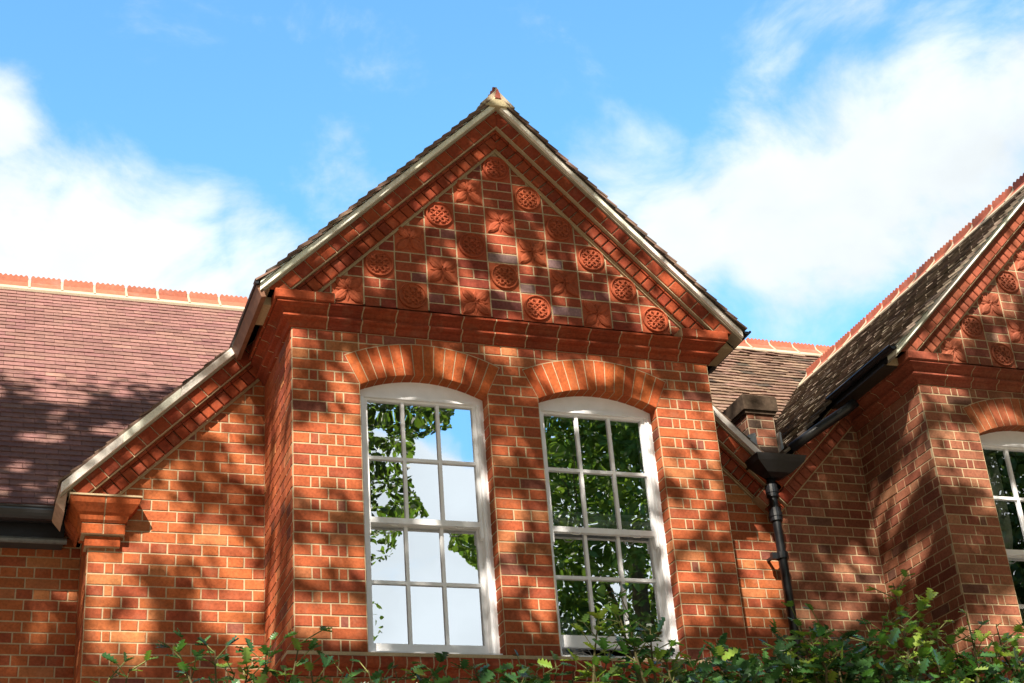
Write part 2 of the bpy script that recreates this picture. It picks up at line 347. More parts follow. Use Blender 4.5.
def panel(kind, X0, fr, cx, cz, planes, col, parent):
    mb = MB(M_TERRA); h = PIT/2-.005
    poly = clip([(cx-h, cz-h), (cx+h, cz-h), (cx+h, cz+h), (cx-h, cz+h)], planes)
    mb.prism(fr, poly, -.012, .002, col, 0, .003)
    if kind == 'C':
        R = .101; n = 28; prof = [(R, .0), (R, .015), (R-.004, .020), (R-.010, .020), (R-.014, .009), (R-.02, .007), (0.0, .007)]
        vs = []; fs = []
        for r, d in prof[:-1]:
            for k in range(n): vs.append(fr.P(cx+r*math.cos(2*math.pi*k/n), cz+r*math.sin(2*math.pi*k/n), d))
        for i in range(len(prof)-2):
            for k in range(n): fs.append((i*n+k, i*n+(k+1) % n, (i+1)*n+(k+1) % n, (i+1)*n+k))
        fs.append(tuple((len(prof)-2)*n+k for k in range(n)))
        mb.mesh_part(vs, fs, col)
        for q in range(4):
            a = math.pi/4+q*math.pi/2
            for sg in (1, -1):
                c1 = a+sg*.42; sx, sy = cx+.055*math.cos(c1), cz+.055*math.sin(c1)
                pts = spiral(sx, sy, .028, a+sg*2.4, .95, sg)
                mb.tube([fr.P(x, y, .014) for x, y in pts], .0068, col, 0, 6)
            mb.tube([fr.P(cx+.012*math.cos(a), cz+.012*math.sin(a), .010), fr.P(cx+.05*math.cos(a), cz+.05*math.sin(a), .014), fr.P(cx+.084*math.cos(a), cz+.084*math.sin(a), .010)], .0075, col, 0, 6, r1=.004)
        vs = [fr.P(cx+.013*math.cos(k), cz+.013*math.sin(k), .008) for k in np.linspace(0, 2*math.pi, 9)[:-1]]+[fr.P(cx, cz, .02)]
        mb.mesh_part(vs, [(k, (k+1) % 8, 8) for k in range(8)], col)
    else:
        def blade(a, L, wd, d1, r0=.006):
            ca, sa = math.cos(a), math.sin(a); out = [(r0, 0), (L*.22, -wd*.7), (L*.48, -wd), (L*.75, -wd*.78), (L, 0), (L*.75, wd*.78), (L*.48, wd), (L*.22, wd*.7)]
            mb.prism(fr, [(cx+r*ca-w_*sa, cz+r*sa+w_*ca) for r, w_ in out], -.002, d1, col, 0, .011)
            mb.tube([fr.P(cx+ca*r0, cz+sa*r0, d1+.001), fr.P(cx+ca*L*.8, cz+sa*L*.8, d1)], .0035, col, 0, 5, r1=.0015)
        for q in range(4): blade(math.pi/4+q*math.pi/2, .138, .034, .019)
        for q in range(4): blade(q*math.pi/2, .095, .017, .010, .03)
    o = mb.build('rosette_panel' if kind == 'C' else 'leaf_panel', parent)
    return o

PROF = [(0, 2.175), (.018, 2.178), (.022, 2.200), (.030, 2.214), (.058, 2.221), (.069, 2.231), (.067, 2.244), (.046, 2.251), (.046, 2.264), (.070, 2.290), (.098, 2.300), (.116, 2.304), (.116, 2.318), (.02, 2.335), (-.02, 2.335)]
KN = [(0, 2.319), (.122, 2.319), (.132, 2.326), (.132, 2.380), (.126, 2.389), (-.02, 2.389)]
def sweep(mb, path, prof, seg, tone, closed_ends=True):
    """moulded brick course around the corners of a plan path (list of xy), outward side on the right-hand of travel"""
    n = len(path)
    for i in range(n-1):
        a, b_ = Vector((*path[i], 0)), Vector((*path[i+1], 0)); L = (b_-a).length; d = (b_-a)/L; nrm = Vector((d.y, -d.x, 0))
        m0 = 1 if i > 0 else 0; m1 = 1 if i < n-2 else 0
        cnt = max(1, round(L/seg)); g_ = .0045
        for layer in (0, 1):
            rng = range(cnt) if layer == 0 else range(1)
            for k in rng:
                s0, s1 = (L*k/cnt, L*(k+1)/cnt) if layer == 0 else (0, L)
                c0 = m0 and (layer or k == 0); c1 = m1 and (layer or k == cnt-1)
                col = brick_col(tone) if layer == 0 else MORT; off = 0 if layer == 0 else -.004
                vs = []
                for p, z in prof:
                    e0 = s0-(p+off if c0 else 0)+(0 if layer or c0 else g_); e1 = s1+(p+off if c1 else 0)-(0 if layer or c1 else g_)
                    for e in (e0, e1): vs.append(a+d*e+nrm*(p+off)+Vector((0, 0, z)))
                m_ = len(prof)
                fs = [(2*q, 2*q+1, 2*q+3, 2*q+2) for q in range(m_-1)]
                fs += [tuple(2*q for q in range(m_))[::-1], tuple(2*q+1 for q in range(m_))]
                mb.mesh_part(vs, fs, col, layer)
def rake(mb, side, cx, s0, s1, y, tone, zmin=None, back=.03):
    """sloping moulded bands under a verge. s = distance down the slope from the apex, w = outwards from the field edge"""
    r2 = math.sqrt(.5); fr = ysub(y)
    def W(s, w): return (cx+side*(s*r2+w*r2), APEX-s*r2+w*r2)
    planes = [(side, 0, -side*cx)]      # stay on own side of the ridge
    if zmin is not None: planes.append((0, 1, -zmin))
    def piece(sa, sb, wa, wb, d0, d1, col, mi, bev):
        poly = [W(sa, wa), W(sb, wa), W(sb, wb), W(sa, wb)]
        if side < 0: poly = poly[::-1]
        # orientation: counter-clockwise in (x,z)
        ar = sum(poly[i][0]*poly[(i+1) % 4][1]-poly[(i+1) % 4][0]*poly[i][1] for i in range(4))
        if ar < 0: poly = poly[::-1]
        poly = clip(poly, planes)
        if len(poly) >= 3 and area(poly) > 1e-5: mb.prism(fr, poly, d0, d1, col, mi, bev)
    ext = .34
    piece(s0-ext, s1, 0, .012, -back, .018, MORT, 1, 0)
    piece(s0-ext, s1, .010, .122, -back, .034, MORT, 1, 0)
    piece(s0-ext, s1, .120, .232, -back, .095, MORT, 1, 0)
    n = int((s1-s0+ext)/.079)
    for k in range(n+1):
        a = s1-(k+1)*.079; b_ = s1-k*.079
        if b_ < s0-ext: break
        piece(a+.0045, b_-.0045, .014, .100, -back, .057, brick_col(tone), 0, .007)
        piece(a+.002, b_-.002, .100, .119, -back, .066, brick_col(tone), 0, .004)
    n = int((s1-s0+ext)/.113)
    for k in range(n+1):
        a = s1-(k+1)*.113; b_ = s1-k*.113
        if b_ < s0-ext: break
        piece(a+.004, b_-.004, .128, .226, -back, .105, brick_col(tone), 0, .006)
def bay(X0, tones, idx):
    fr = ysub(0); frx = Frame((X0, 0, 0), (1, 0, 0), (0, 0, 1))
    tw, tg, ta, tm = tones
    # --- wall of the bay with its piers, reveals, sides
    mb = MB(M_BRICK, M_MORTAR); ex = arc_excl(X0, WIN); K0 = -56; KT = 29
    brick_rows(mb, fr, X0, X0+WIN[0][0], -1, KT, 'pier', tw)
    brick_rows(mb, fr, X0+WIN[0][1], X0+WIN[1][0], -1, KT, 'mid', tw)
    brick_rows(mb, fr, X0+WIN[1][1], X0+BW, -1, KT, 'pier', tw)
    for w0, w1 in WIN: brick_rows(mb, fr, X0+w0, X0+w1, 24, KT, 'flemish', tw, excl=ex)
    brick_rows(mb, fr, X0, X0+BW, K0, -1, 'left', tw)
    # mortar bodies
    mb.box((X0, 0, GZ), (X0+BW, .3, 0), MORT, 1)
    for a, b_ in ((0, WIN[0][0]), (WIN[0][1], WIN[1][0]), (WIN[1][1], BW)): mb.box((X0+a, 0, 0), (X0+b_, .3, 2.4), MORT, 1)
    for w0, w1 in WIN:
        N = 22; xc = (w0+w1)/2
        for i in range(N):
            a = w0+(w1-w0)*i/N; b_ = w0+(w1-w0)*(i+1)/N; m_ = (a+b_)/2-xc
            zb = ARC_Z+math.sqrt((ARC_R+.03)**2-m_*m_); mb.box((X0+a, .0, zb), (X0+b_, .3, 2.4), MORT, 1)
    # reveals
    for w0, w1 in WIN:
        for x, sg in ((w0, 1), (w1, -1)):
            f2 = Frame((X0+x, 0, 0), (0, 1, 0), (0, 0, 1)) if sg > 0 else Frame((X0+x, .112, 0), (0, -1, 0), (0, 0, 1))
            for k in range(0, 24): put_brick(mb, f2, (.0, .112, k*C, (k+1)*C), tw)
    # sides of the bay
    fl = Frame((X0, D, 0), (0, -1, 0), (0, 0, 1)); frr = Frame((X0+BW, 0, 0), (0, 1, 0), (0, 0, 1))
    mb.box((X0+.0005, .3, GZ), (X0+.24, D+.3, 2.4), MORT, 1); mb.box((X0+BW-.24, .3, GZ), (X0+BW-.0005, D+.3, 2.4), MORT, 1)
    brick_rows(mb, fl, 0, D, K0, KT, 'flemish', tw); brick_rows(mb, frr, 0, D, K0, KT, 'left', tw)
    mb.build('bay_wall', house)
    # --- gable wall with chequered panels
    mb = MB(M_BRICK, M_MORTAR); cx = X0+XC
    gp = [(0, 1, -2.325), (-1, -1, cx+APEX), (1, -1, -cx+APEX)]
    body = [(cx-1.45, 2.325), (cx+1.45, 2.325), (cx, APEX)]
    mb.prism(fr, body, -.3, 0.0, MORT, 1)
    big = [(cx-1.75, 2.33), (cx+1.75, 2.33), (cx, APEX+.30)]
    mb.prism(fr, big, -.3, -.012, MORT, 1, back=True)
    gx = cx-5.5*PIT; gz = 2.386
    specials = {}
    for r in range(6):
        for k, c in enumerate(range(r, 11-r, 2)): specials[(c, r)] = 'X' if (k+r) % 2 == 0 else 'C'
    for r in range(-1, 7):
        for c in range(-2, 13):
            if (c, r) in specials: continue
            x0, z0 = gx+c*PIT, gz+r*PIT; h = PIT/3; flip = (c+2*r) % 3 == 0
            for q in range(3):
                two = (q != 1) ^ flip
                xs = [(x0, x0+PIT/2), (x0+PIT/2, x0+PIT)] if two else [(x0, x0+PIT)]
                for a, b_ in xs: put_brick(mb, fr, (a, b_, z0+q*h, z0+(q+1)*h), tg, gp)
    mb.build('gable_wall', house)
    for (c, r), kd in specials.items():
        base = (.33, .072, .028) if tones[0] == 'pier' else (.30, .085, .045)
        panel(kd, X0, fr, gx+(c+.5)*PIT, gz+(r+.5)*PIT, gp, jit(base, .1), house)
    # --- arches
    for w0, w1 in WIN:
        mb = MB(M_BRICK, M_MORTAR); xc = X0+(w0+w1)/2; th = math.asin((w1-w0)/2/ARC_R); n = 14
        def sec(a0, a1, r0, r1, d0, d1, col, mi, bev):
            # radial wedge, soffit follows the arc
            pts = [(xc+r0*math.sin(a0), ARC_Z+r0*math.cos(a0)), (xc+r0*math.sin(a1), ARC_Z+r0*math.cos(a1)), (xc+r1*math.sin(a1), ARC_Z+r1*math.cos(a1)), (xc+r1*math.sin(a0), ARC_Z+r1*math.cos(a0))]
            mb.prism(fr, pts, d0, d1, col, mi, bev)
        for k in range(n):
            a0 = -th+2*th*k/n; a1 = -th+2*th*(k+1)/n; e = .0035/1.1
            sec(a0, a1, ARC_R+.0015, ARC_R+ARC_T+.007, -.14, .0050, MORT, 1, 0)
            sec(a0+e, a1-e, ARC_R, ARC_R+ARC_T, -.13, .0085, brick_col(ta), 0, .0025)
        mb.build('brick_arch', house)
    # --- sill course
    mb = MB(M_BRICK, M_MORTAR)
    mb.box((X0-.055, -.055, -.034), (X0+BW+.055, .12, -.012), MORT, 1)
    mb.box((X0-.0, -.003, -.012), (X0+BW, .12, .0), MORT, 1)
    sweep(mb, [(X0, D), (X0, 0), (X0+BW, 0), (X0+BW, D)], [(0, -.15), (.018, -.15), (.030, -.128), (.030, -.105), (.052, -.100), (.066, -.085), (.066, -.055), (.058, -.036), (-.01, -.034)], .085, tm)
    mb.build('sill_course', house)
    # --- cornice and kneelers
    mb = MB(M_BRICK, M_MORTAR)
    sweep(mb, [(X0, D), (X0, 0), (X0+BW, 0), (X0+BW, D)], PROF, .2276, tm)
    sweep(mb, [(X0, D), (X0, 0), (cx-5.5*PIT-.004, 0)], KN, .15, tm)
    sweep(mb, [(cx+5.5*PIT+.02, 0), (X0+BW, 0), (X0+BW, D)], KN, .15, tm)
    mb.build('cornice', house)
    for sd in (-1, 1):
        mb = MB(M_BRICK, M_MORTAR); rake(mb, sd, cx, 0, 2.4, 0, tm, 2.389); mb.build('raking_cornice', house)

def white(k=1): return (.84*k, .85*k, .88*k)
def window(X0, w, raised, idx):
    w0, w1 = X0+w[0], X0+w[1]; xc = (w0+w1)/2; Y = .105
    fm = MB(M_PAINT)
    # box frame: jambs, head panel, sill
    fm.box((w0-.05, Y-.004, .0), (w0+.052, Y+.16, 1.83), white()); fm.box((w1-.052, Y-.004, .0), (w1+.05, Y+.16, 1.83), white())
    for x in (w0+.03, w1-.03): fm.box((x-.006, Y-.012, .03), (x+.006, Y-.0045, 1.755), white())
    fm.box((w0+.02, Y-.010, 1.757), (w1-.02, Y+.15, 1.785), white())
    N = 20
    fr = ysub(Y)
    for i in range(N):
        a = w0+(w1-w0)*i/N; b_ = w0+(w1-w0)*(i+1)/N
        za = ARC_Z+math.sqrt((ARC_R+.02)**2-(a-xc)**2); zb = ARC_Z+math.sqrt((ARC_R+.02)**2-(b_-xc)**2)
        fm.prism(fr, [(a, 1.78), (b_, 1.78), (b_, zb), (a, za)], -.12, .003, white())
    fm.box((w0+.001, Y-.055, .002), (w1-.001, Y+.16, .028), white())
    fm.build('window', house); win = COL.objects[-1] if False else bpy.data.objects[fm_last()]
    def sash(z0, z1, y, bot, top, zbar, name):
        s = MB(M_PAINT); L, R = w0+.050, w1-.050; st = .026 if y < .13 else .03
        s.box((L, y, z0), (L+st, y+.04, z1), white()); s.box((R-st, y, z0), (R, y+.04, z1), white())
        s.box((L+st, y+.001, z0), (R-st, y+.04, z0+bot), white()); s.box((L+st, y+.001, z1-top), (R-st, y+.04, z1), white())
        for q in (1, 2):
            x = L+st+(R-L-2*st)*q/3; s.box((x-.011, y+.004, z0+bot), (x+.011, y+.038, z1-top), white())
        for a, b_ in ((L+st, L+st+(R-L-2*st)/3-.011), (L+st+(R-L-2*st)/3+.011, L+st+(R-L-2*st)*2/3-.011), (L+st+(R-L-2*st)*2/3+.011, R-st)):
            s.box((a, y+.004, zbar-.011), (b_, y+.038, zbar+.011), white())
        if name == 'u':          # horns under the meeting rail
            for x in (L+.002, R-st+.002): s.prism(Frame((x, 0, 0), (0, 1, 0), (0, 0, 1)), [(y, z0-.075), (y+.02, z0-.085), (y+.038, z0-.04), (y+.038, z0), (y, z0)], 0, st-.004, white(), 0, 0, True)
            for x in (L+.14, R-.20):
                s.tube([(x, y+.01, z0-.001), (x+.02, y-.004, z0-.016), (x+.06, y-.004, z0-.016), (x+.08, y+.01, z0-.001)], .004, (.75, .75, .72), 0, 6)
        s.build('sash', win)
        gq = MB(M_GLASS); gq.face([(L+st, y+.02, z0+bot), (R-st, y+.02, z0+bot), (R-st, y+.02, z1-top), (L+st, y+.02, z1-top)], (1, 1, 1)); gq.build('pane', win)
    sash(.885, 1.757, Y+.012, .038, .014, 1.335, 'u')
    dz = raised
    sash(.028+dz, .915+dz, Y+.060, .082, .03, .507+dz*.95, 'l')
def fm_last():
    return [o for o in bpy.data.objects if o.name.startswith('window') and o.type == 'MESH' and '_' not in o.name][-1].name
_win_seen = set()
def fm_last():
    for o in bpy.data.objects:
        if o.type == 'MESH' and o.name.split('.')[0] == 'window' and o.name not in _win_seen:
            _win_seen.add(o.name); return o.name
WING = 4.805
bay(0.0, ('pier', 'gable', 'rubbed', 'moulded'), 0)
bay(WING, ('brown', 'gableb', 'rubbedb', 'mouldedb'), 1)
window(0, WIN[0], 0, 0); window(0, WIN[1], .085, 1); window(WING, WIN[0], 0, 2); window(WING, WIN[1], 0, 3)

# ------------------------------------------------------------------ recessed walls (gable ends behind the bays)
YD = D; frD = ysub(YD)
def rec_wall(u0, u1, tone, planes, bond, name, u_split=None):
    mb = MB(M_BRICK, M_MORTAR)
    for k in range(-56, 38):
        for a, b_ in row_pattern(bond, k, u0, u1):
            tn = tone if u_split is None else ('orange' if (a+b_)/2 < u_split else 'brown')
            put_brick(mb, frD, (a, b_, k*C, (k+1)*C), tn, planes)
    poly = clip([(u0, GZ), (u1, GZ), (u1, 4), (u0, 4)], planes)
    mb.prism(frD, poly, -.3, 0, MORT, 1)
    return mb
cxL, cxR = XC, WING+XC
mb = rec_wall(-1.15, 0, 'orange', [(1, -1, -cxL+APEX)], 'left', 'w')
# left return of the pier, back to the side wall
fret = Frame((-1.15, 1.62, 0), (0, -1, 0), (0, 0, 1))
mb.box((-1.149, YD+.3, GZ), (-.9, 1.9, 1.2), MORT, 1)
brick_rows(mb, fret, 0, .70, -56, 15, 'flemish', 'orange')
mb.build('recessed_wall', house)
# between the bays: two raking edges meet over the downpipe
VAL = (BW+WING)/2
mb = MB(M_BRICK, M_MORTAR)
pl = [(-1, -1, cxL+APEX)]; pr = [(1, -1, -cxR+APEX)]
for k in range(-56, 38):
    for a, b_ in row_pattern('flemish', k, BW, WING):
        tn = 'orange' if (a+b_)/2 < VAL-.02 else 'brown'
        for P_, lim in ((pl, (-1, 0, VAL)), (pr, (1, 0, -VAL))):
            rect = (a, b_, k*C, (k+1)*C)
            if a < VAL < b_ and k*C > 1.2:
                put_brick(mb, frD, rect, tn, P_+[lim])
            elif (P_ is pl) == ((a+b_)/2 < VAL): put_brick(mb, frD, rect, tn, P_ if k*C > 1.0 else ())
mb.prism(frD, clip([(BW, GZ), (VAL, GZ), (VAL, 4), (BW, 4)], pl), -.3, 0, MORT, 1)
mb.prism(frD, clip([(VAL, GZ), (WING, GZ), (WING, 4), (VAL, 4)], pr), -.3, 0, MORT, 1)
mb.build('recessed_wall', house)
mb = MB(M_BRICK, M_MORTAR); r2 = math.sqrt(.5)
rake(mb, -1, cxL, 1.6, (cxL+1.12)/r2-.0, YD, 'moulded', 1.235)
mb.build('raking_cornice', house); mb = MB(M_BRICK, M_MORTAR)
rake(mb, 1, cxL, 1.6, (VAL-cxL)/r2, YD, 'moulded')
mb.build('raking_cornice', house)
mb = MB(M_BRICK, M_MORTAR)
rake(mb, -1, cxR, 1.6, (cxR-VAL)/r2, YD, 'mouldedb')
mb.build('raking_cornice', house)
# capital on the left pier
mb = MB(M_BRICK, M_MORTAR)
def corbel(x0, x1, y0, z0, z1, tone, n=2):
    mb.box((x0+.002, y0+.003, z0-.002), (x1-.002, 1.0, z1+.002), MORT, 1)
    for i in range(n):
        a = x0+(x1-x0)*i/n; b_ = x0+(x1-x0)*(i+1)/n; f = ysub(y0)
        mb.prism(f, [(a+(.004 if i else 0), z0), (b_-(.004 if i < n-1 else 0), z0), (b_-(.004 if i < n-1 else 0), z1), (a+(.004 if i else 0), z1)], -.2, 0, brick_col(tone), 0, .003)
corbel(-1.175, -.950, .885, .925, .992, 'rubbed', 1)
corbel(-1.200, -.925, .855, 1.000, 1.067, 'rubbed', 2)
capP = [(-.03, 1.075), (.0, 1.075), (.012, 1.09), (.02, 1.12), (.036, 1.135), (.055, 1.16), (.075, 1.185), (.08, 1.2), (.086, 1.225), (-.03, 1.235)]
sweep(mb, [(-1.20, 1.35), (-1.20, .855), (-.925, .855), (-.925, 1.0)], capP, .14, 'rubbed')
mb.box((-1.292, .762, 1.226), (-.833, .93, 1.238), MORT, 1)
mb.build('pier_capital', house)
# side wall far left, and the long wall
mb = MB(M_BRICK, M_MORTAR); YL = 1.5
frL = ysub(YL)
brick_rows(mb, frL, -6.0, -1.15, -56, 17, 'english', 'orange'); mb.box((-6, YL+.0005, GZ), (-1.15, YL+.3, 1.3), MORT, 1)
mb.build('side_wall', house)

# ------------------------------------------------------------------ interiors (closed dark rooms)
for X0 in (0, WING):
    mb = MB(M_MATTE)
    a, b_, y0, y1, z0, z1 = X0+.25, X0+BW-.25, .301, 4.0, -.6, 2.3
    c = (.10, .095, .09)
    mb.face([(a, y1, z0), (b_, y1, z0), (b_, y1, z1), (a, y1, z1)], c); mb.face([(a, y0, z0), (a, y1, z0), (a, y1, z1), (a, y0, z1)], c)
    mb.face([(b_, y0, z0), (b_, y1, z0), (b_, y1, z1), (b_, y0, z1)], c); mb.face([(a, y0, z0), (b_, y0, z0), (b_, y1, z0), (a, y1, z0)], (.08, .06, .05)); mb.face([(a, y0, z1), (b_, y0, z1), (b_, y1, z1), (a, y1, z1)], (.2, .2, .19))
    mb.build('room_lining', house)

# ------------------------------------------------------------------ roofs
def tile_slope(mb, o, u, v, U, V, tone, gap=None, jitr=0.0, keep=None, gauge=.1, tw=.165, und=True, hh=.027):
    """plain tiles: u along the eave, v up the slope; real overlapping tiles"""
    o = Vector(o); u = Vector(u); v = Vector(v); n = u.cross(v); rows = int(V/gauge); nu = int(U/tw)+1
    if und: mb.face([o-n*.012, o+u*U-n*.012, o+u*U+v*V-n*.012, o+v*V-n*.012], (.03, .025, .02))
    for r in range(rows):
        sh = (.5 if r % 2 else 0)*tw; rc = random.uniform(-.0015, .0015)
        for i in range(-1, nu):
            a = i*tw+sh; b_ = a+tw
            a = max(a, 0); b_ = min(b_, U)
            if b_-a < .03: continue
            c0 = o+u*((a+b_)/2)+v*(r*gauge)
            if keep and not keep(c0): continue
            a += .0016; b_ -= .0016
            j = jitr; l0 = r*gauge+random.uniform(-1, 1)*j*.6+rc; l1 = min(l0+gauge*2.0, V+.02)
            h0 = hh+random.uniform(-.0015, .002)+abs(random.gauss(0, 1))*j*.35; h1 = .002; th = .0125; k = random.uniform(-1, 1)*j*.35
            P = lambda x, y, z: o+u*x+v*y+n*z
            sag = .0015
            vs = [P(a, l0, h0+k-th), P(b_, l0, h0-k-th), P(b_, l0, h0-k), P(a, l0, h0+k), P(a, l1, h1), P(b_, l1, h1)]
            vs += [P(a, l1, h1-th), P(b_, l1, h1-th)]
            r_ = random.random()
            if tone == 'pink': col = (.215, .112, .100) if r_ < .6 else (.19, .096, .088) if r_ < .85 else (.24, .13, .112)
            elif tone == 'old': col = (.18, .115, .085) if r_ < .45 else (.13, .085, .065) if r_ < .7 else (.22, .145, .11) if r_ < .95 else (.07, .055, .045)
            else: col = (.15, .118, .092) if r_ < .5 else (.11, .088, .07) if r_ < .8 else (.21, .17, .135)
            mb.mesh_part(vs, [(0, 1, 2, 3), (3, 2, 5, 4), (0, 3, 4, 6), (1, 7, 5, 2), (0, 6, 7, 1)], jit(col, .1))
def ridge(o, d, L, side_ang, name, parent, n_teeth=6, seg=.305, K=1.32, mort=(.42, .36, .27), col=(.30, .085, .05)):
    """crested ridge tiles along d, arms falling at 45 degrees"""
    mb = MB(M_RIDGE, M_MORTAR); o = Vector(o); d = Vector(d).normalized(); s = Vector((0, 0, 1)).cross(d)
    n = int(L/seg)
    for k in range(n):
        a, b_ = k*seg+.009, (k+1)*seg-.009; c = jit(col, .15); A = .15*K; T = .016
        for sg in (1, -1):
            vs = []
            for e in (a, b_):
                for (p, z) in ((.012, .02), (A*.72, .02-A*.70), (A*.72-T, .0-A*.70), (0, 0)): vs.append(o+d*e+s*(sg*p)+Vector((0, 0, z)))
            f = [(0, 1, 5, 4), (1, 2, 6, 5), (0, 3, 2, 1), (4, 5, 6, 7)]
            mb.mesh_part(vs, f, c)
        # crest with round teeth
        pts = [(a, .0)]; m_ = n_teeth
        for q in range(m_):
            x0 = a+(b_-a)*q/m_; x1 = a+(b_-a)*(q+1)/m_
            pts += [(x0+(x1-x0)*.12, .080), (x0+(x1-x0)*.3, .092), (x0+(x1-x0)*.5, .097), (x0+(x1-x0)*.7, .092), (x0+(x1-x0)*.88, .080)]
        pts += [(b_, .0)]
        tt = .014
        top = [o+d*x+s*tt+Vector((0, 0, z)) for x, z in pts]; bot = [o+d*x-s*tt+Vector((0, 0, z)) for x, z in pts]; N = len(pts)
        # quads strip between base line and tooth line
        for F_ in (top, bot):
            for i in range(1, N-2):
                x0, x1 = pts[i][0], pts[i+1][0]; sgn = s*tt if F_ is top else -s*tt
                mb.face([o+d*x0+sgn, o+d*x1+sgn, F_[i+1], F_[i]], c)
        for i in range(N-1): mb.face([top[i], top[i+1], bot[i+1], bot[i]], c)
    # mortar bedding and joints
    A = .150
    for k in range(n+1):
        e = k*seg; vs = []
        for x in (e-.011, e+.011):
            for (p, z) in ((0, .07), (.020, .025), (.102*K, .005-.078*K), (-.102*K, .005-.078*K), (-.020, .025)): vs.append(o+d*x+s*p+Vector((0, 0, z)))
        mb.mesh_part(vs, [(0, 1, 6, 5), (1, 2, 7, 6), (4, 0, 5, 9), (3, 4, 9, 8), (0, 4, 3, 2, 1), (5, 6, 7, 8, 9)], mort, 1)
    for sg in (1, -1):
        vs = []
        for x in (0, n*seg):
            for (p, z) in ((.085*K, .02-.062*K-.02), (.118*K, -.098*K), (.112*K, -.115*K), (.06*K, -.075*K)): vs.append(o+d*x+s*(sg*p)+Vector((0, 0, z)))
        mb.mesh_part(vs, [(0, 1, 5, 4), (1, 2, 6, 5), (0, 3, 2, 1), (4, 5, 6, 7), (0, 4, 7, 3)], mort, 1)
    return mb.build(name, parent)
VW = .277                                # tile plane outside the gable field edge
RZ = APEX+VW/r2                          # z of the tile planes at the ridge
YF = -.168
def wing_roof(cx, tone, jr, lowL, lowR, rest_mat, crest):
    mb = MB(rest_mat)
    He = 1.77; HV = 1.755                 # half-width to bay eaves and verge
    YB = 4.2
    for sd in (-1, 1):
        v = Vector((-sd*r2, 0, r2)); u = Vector((0, 1, 0)) if sd > 0 else Vector((0, -1, 0))
        if u.cross(v).z < 0: u = -u
        far = lowL if sd < 0 else lowR
        # bay part
        L = He/r2; eave = Vector((cx+sd*He, 0, RZ-He))
        y0 = YF; y1 = YB
        oo = Vector((eave.x, y0 if u.y > 0 else y1, eave.z)); tile_slope(mb, oo, u, v, y1-y0, L, tone, jitr=jr)
        Lf = far/r2; e2 = Vector((cx+sd*far, 0, RZ-far)); y0 = YD+YF+.02
        oo = Vector((e2.x, y0 if u.y > 0 else y1, e2.z)); tile_slope(mb, oo, u, v, y1-y0, Lf-L, tone, jitr=jr)
    ro = mb.build('roof', house)
    # verge: cement undercloak and double tile edge
    vm = MB(M_MORTAR, M_TILE)
    for sd in (-1, 1):
        far = lowL if sd < 0 else lowR
        for y, s0, s1 in ((0, 0, He/r2), (YD, He/r2-.02, far/r2)):
            if sd < 0 and cx > 4 and s0 > 0: continue
            def W(s, w): return (cx+sd*(s*r2+w*r2), APEX-s*r2+w*r2)
            xa, xb = (0, HV) if s0 == 0 else (He-.02, far)
            def quad(x0, x1, wa, wb, d0, d1, col, mi):
                L = lambda x, w: APEX+w/r2-x
                poly = [(cx+sd*x0, L(x0, wa)), (cx+sd*x1, L(x1, wa)), (cx+sd*x1, L(x1, wb)), (cx+sd*x0, L(x0, wb))]
                if sd < 0: poly = poly[::-1]
                vm.prism(ysub(y), poly, d0, d1, col, mi, .004 if d1 > .1 else 0, back=True)
            quad(xa, xb, .218, .232, .0, .124, (.32, .28, .21), 0)
            N = max(1, int((xb-xa)/.32))
            for q in range(N): quad(xa+(xb-xa)*q/N, xa+(xb-xa)*(q+1)/N, .232, .280, .0, .150+random.uniform(-.003, .003), jit((.84, .83, .74), .06), 0)
    vm.build('verge', ro)
    if crest: rg = ridge((cx, YF+.02, RZ+.028), (0, 1, 0), 4.0, 0, 'ridge_tiles', ro)
    fin = MB(M_MORTAR, M_RIDGE)
    pts = [(cx-.105, RZ-.085), (cx+.105, RZ-.085), (cx+.022, RZ+.0), (cx-.022, RZ+.0)]
    fin.prism(ysub(0), pts, .0, -YF+.004, (.48, .42, .27), 0, .01)
    fin.prism(ysub(0), [(cx-.024, RZ-.02), (cx+.024, RZ-.02), (cx+.006, RZ+.062), (cx-.003, RZ+.066)], .08, -YF+.012, (.30, .08, .06), 1, .004, back=True)
    fin.build('ridge_finial', ro)
    return ro
wing_roof(XC, 'old', .006, XC+1.345, VAL-XC-.05, M_TILE, True)
wing_roof(cxR, 'moss', .009, cxR-VAL-.05, 2.4, M_OLDTILE, True)
# main range behind: eave at y=1.2, pitch 45
EY, EZ = 1.17, 1.29; MRY = 4.85; MRZ = EZ+(MRY-EY)
mb = MB(M_TILE); tile_slope(mb, (-5.2, EY, EZ), (1, 0, 0), (0, r2, r2), 6.4, (MRY-EY)/r2, 'pink', jitr=.001, hh=.018, keep=lambda p: p.x < -1.3 or p.z > 4.2-abs(p.x-XC)-.3)
mb.build('roof', house); main_roof = [o for o in house.children if o.name.startswith('roof')][-1]
mb2 = MB(M_OLDTILE); tile_slope(mb2, (1.2, EY, EZ), (1, 0, 0), (0, r2, r2), 9.0, (MRY+.22-EY)/r2, 'old', jitr=.012, keep=lambda p: p.z > 4.2-min(abs(p.x-XC), abs(p.x-cxR))-.3)
old_roof = mb2.build('roof', house)
bk_ = MB(M_TILE); bk_.face([(-5.2, MRY, MRZ-.02), (10.2, MRY, MRZ-.02), (10.2, MRY+3.6, MRZ-3.6), (-5.2, MRY+3.6, MRZ-3.6)], (.2, .1, .08)); bk_.build('rear_roof_slope', house)
ridge((-5.2, MRY, MRZ+.03), (1, 0, 0), 6.4, 0, 'ridge_tiles', main_roof, col=(.32, .105, .065))
ridge((1.21, MRY+.22, MRZ+.25), (1, 0, 0), 8.9, 0, 'ridge_tiles', old_roof, col=(.32, .105, .065))
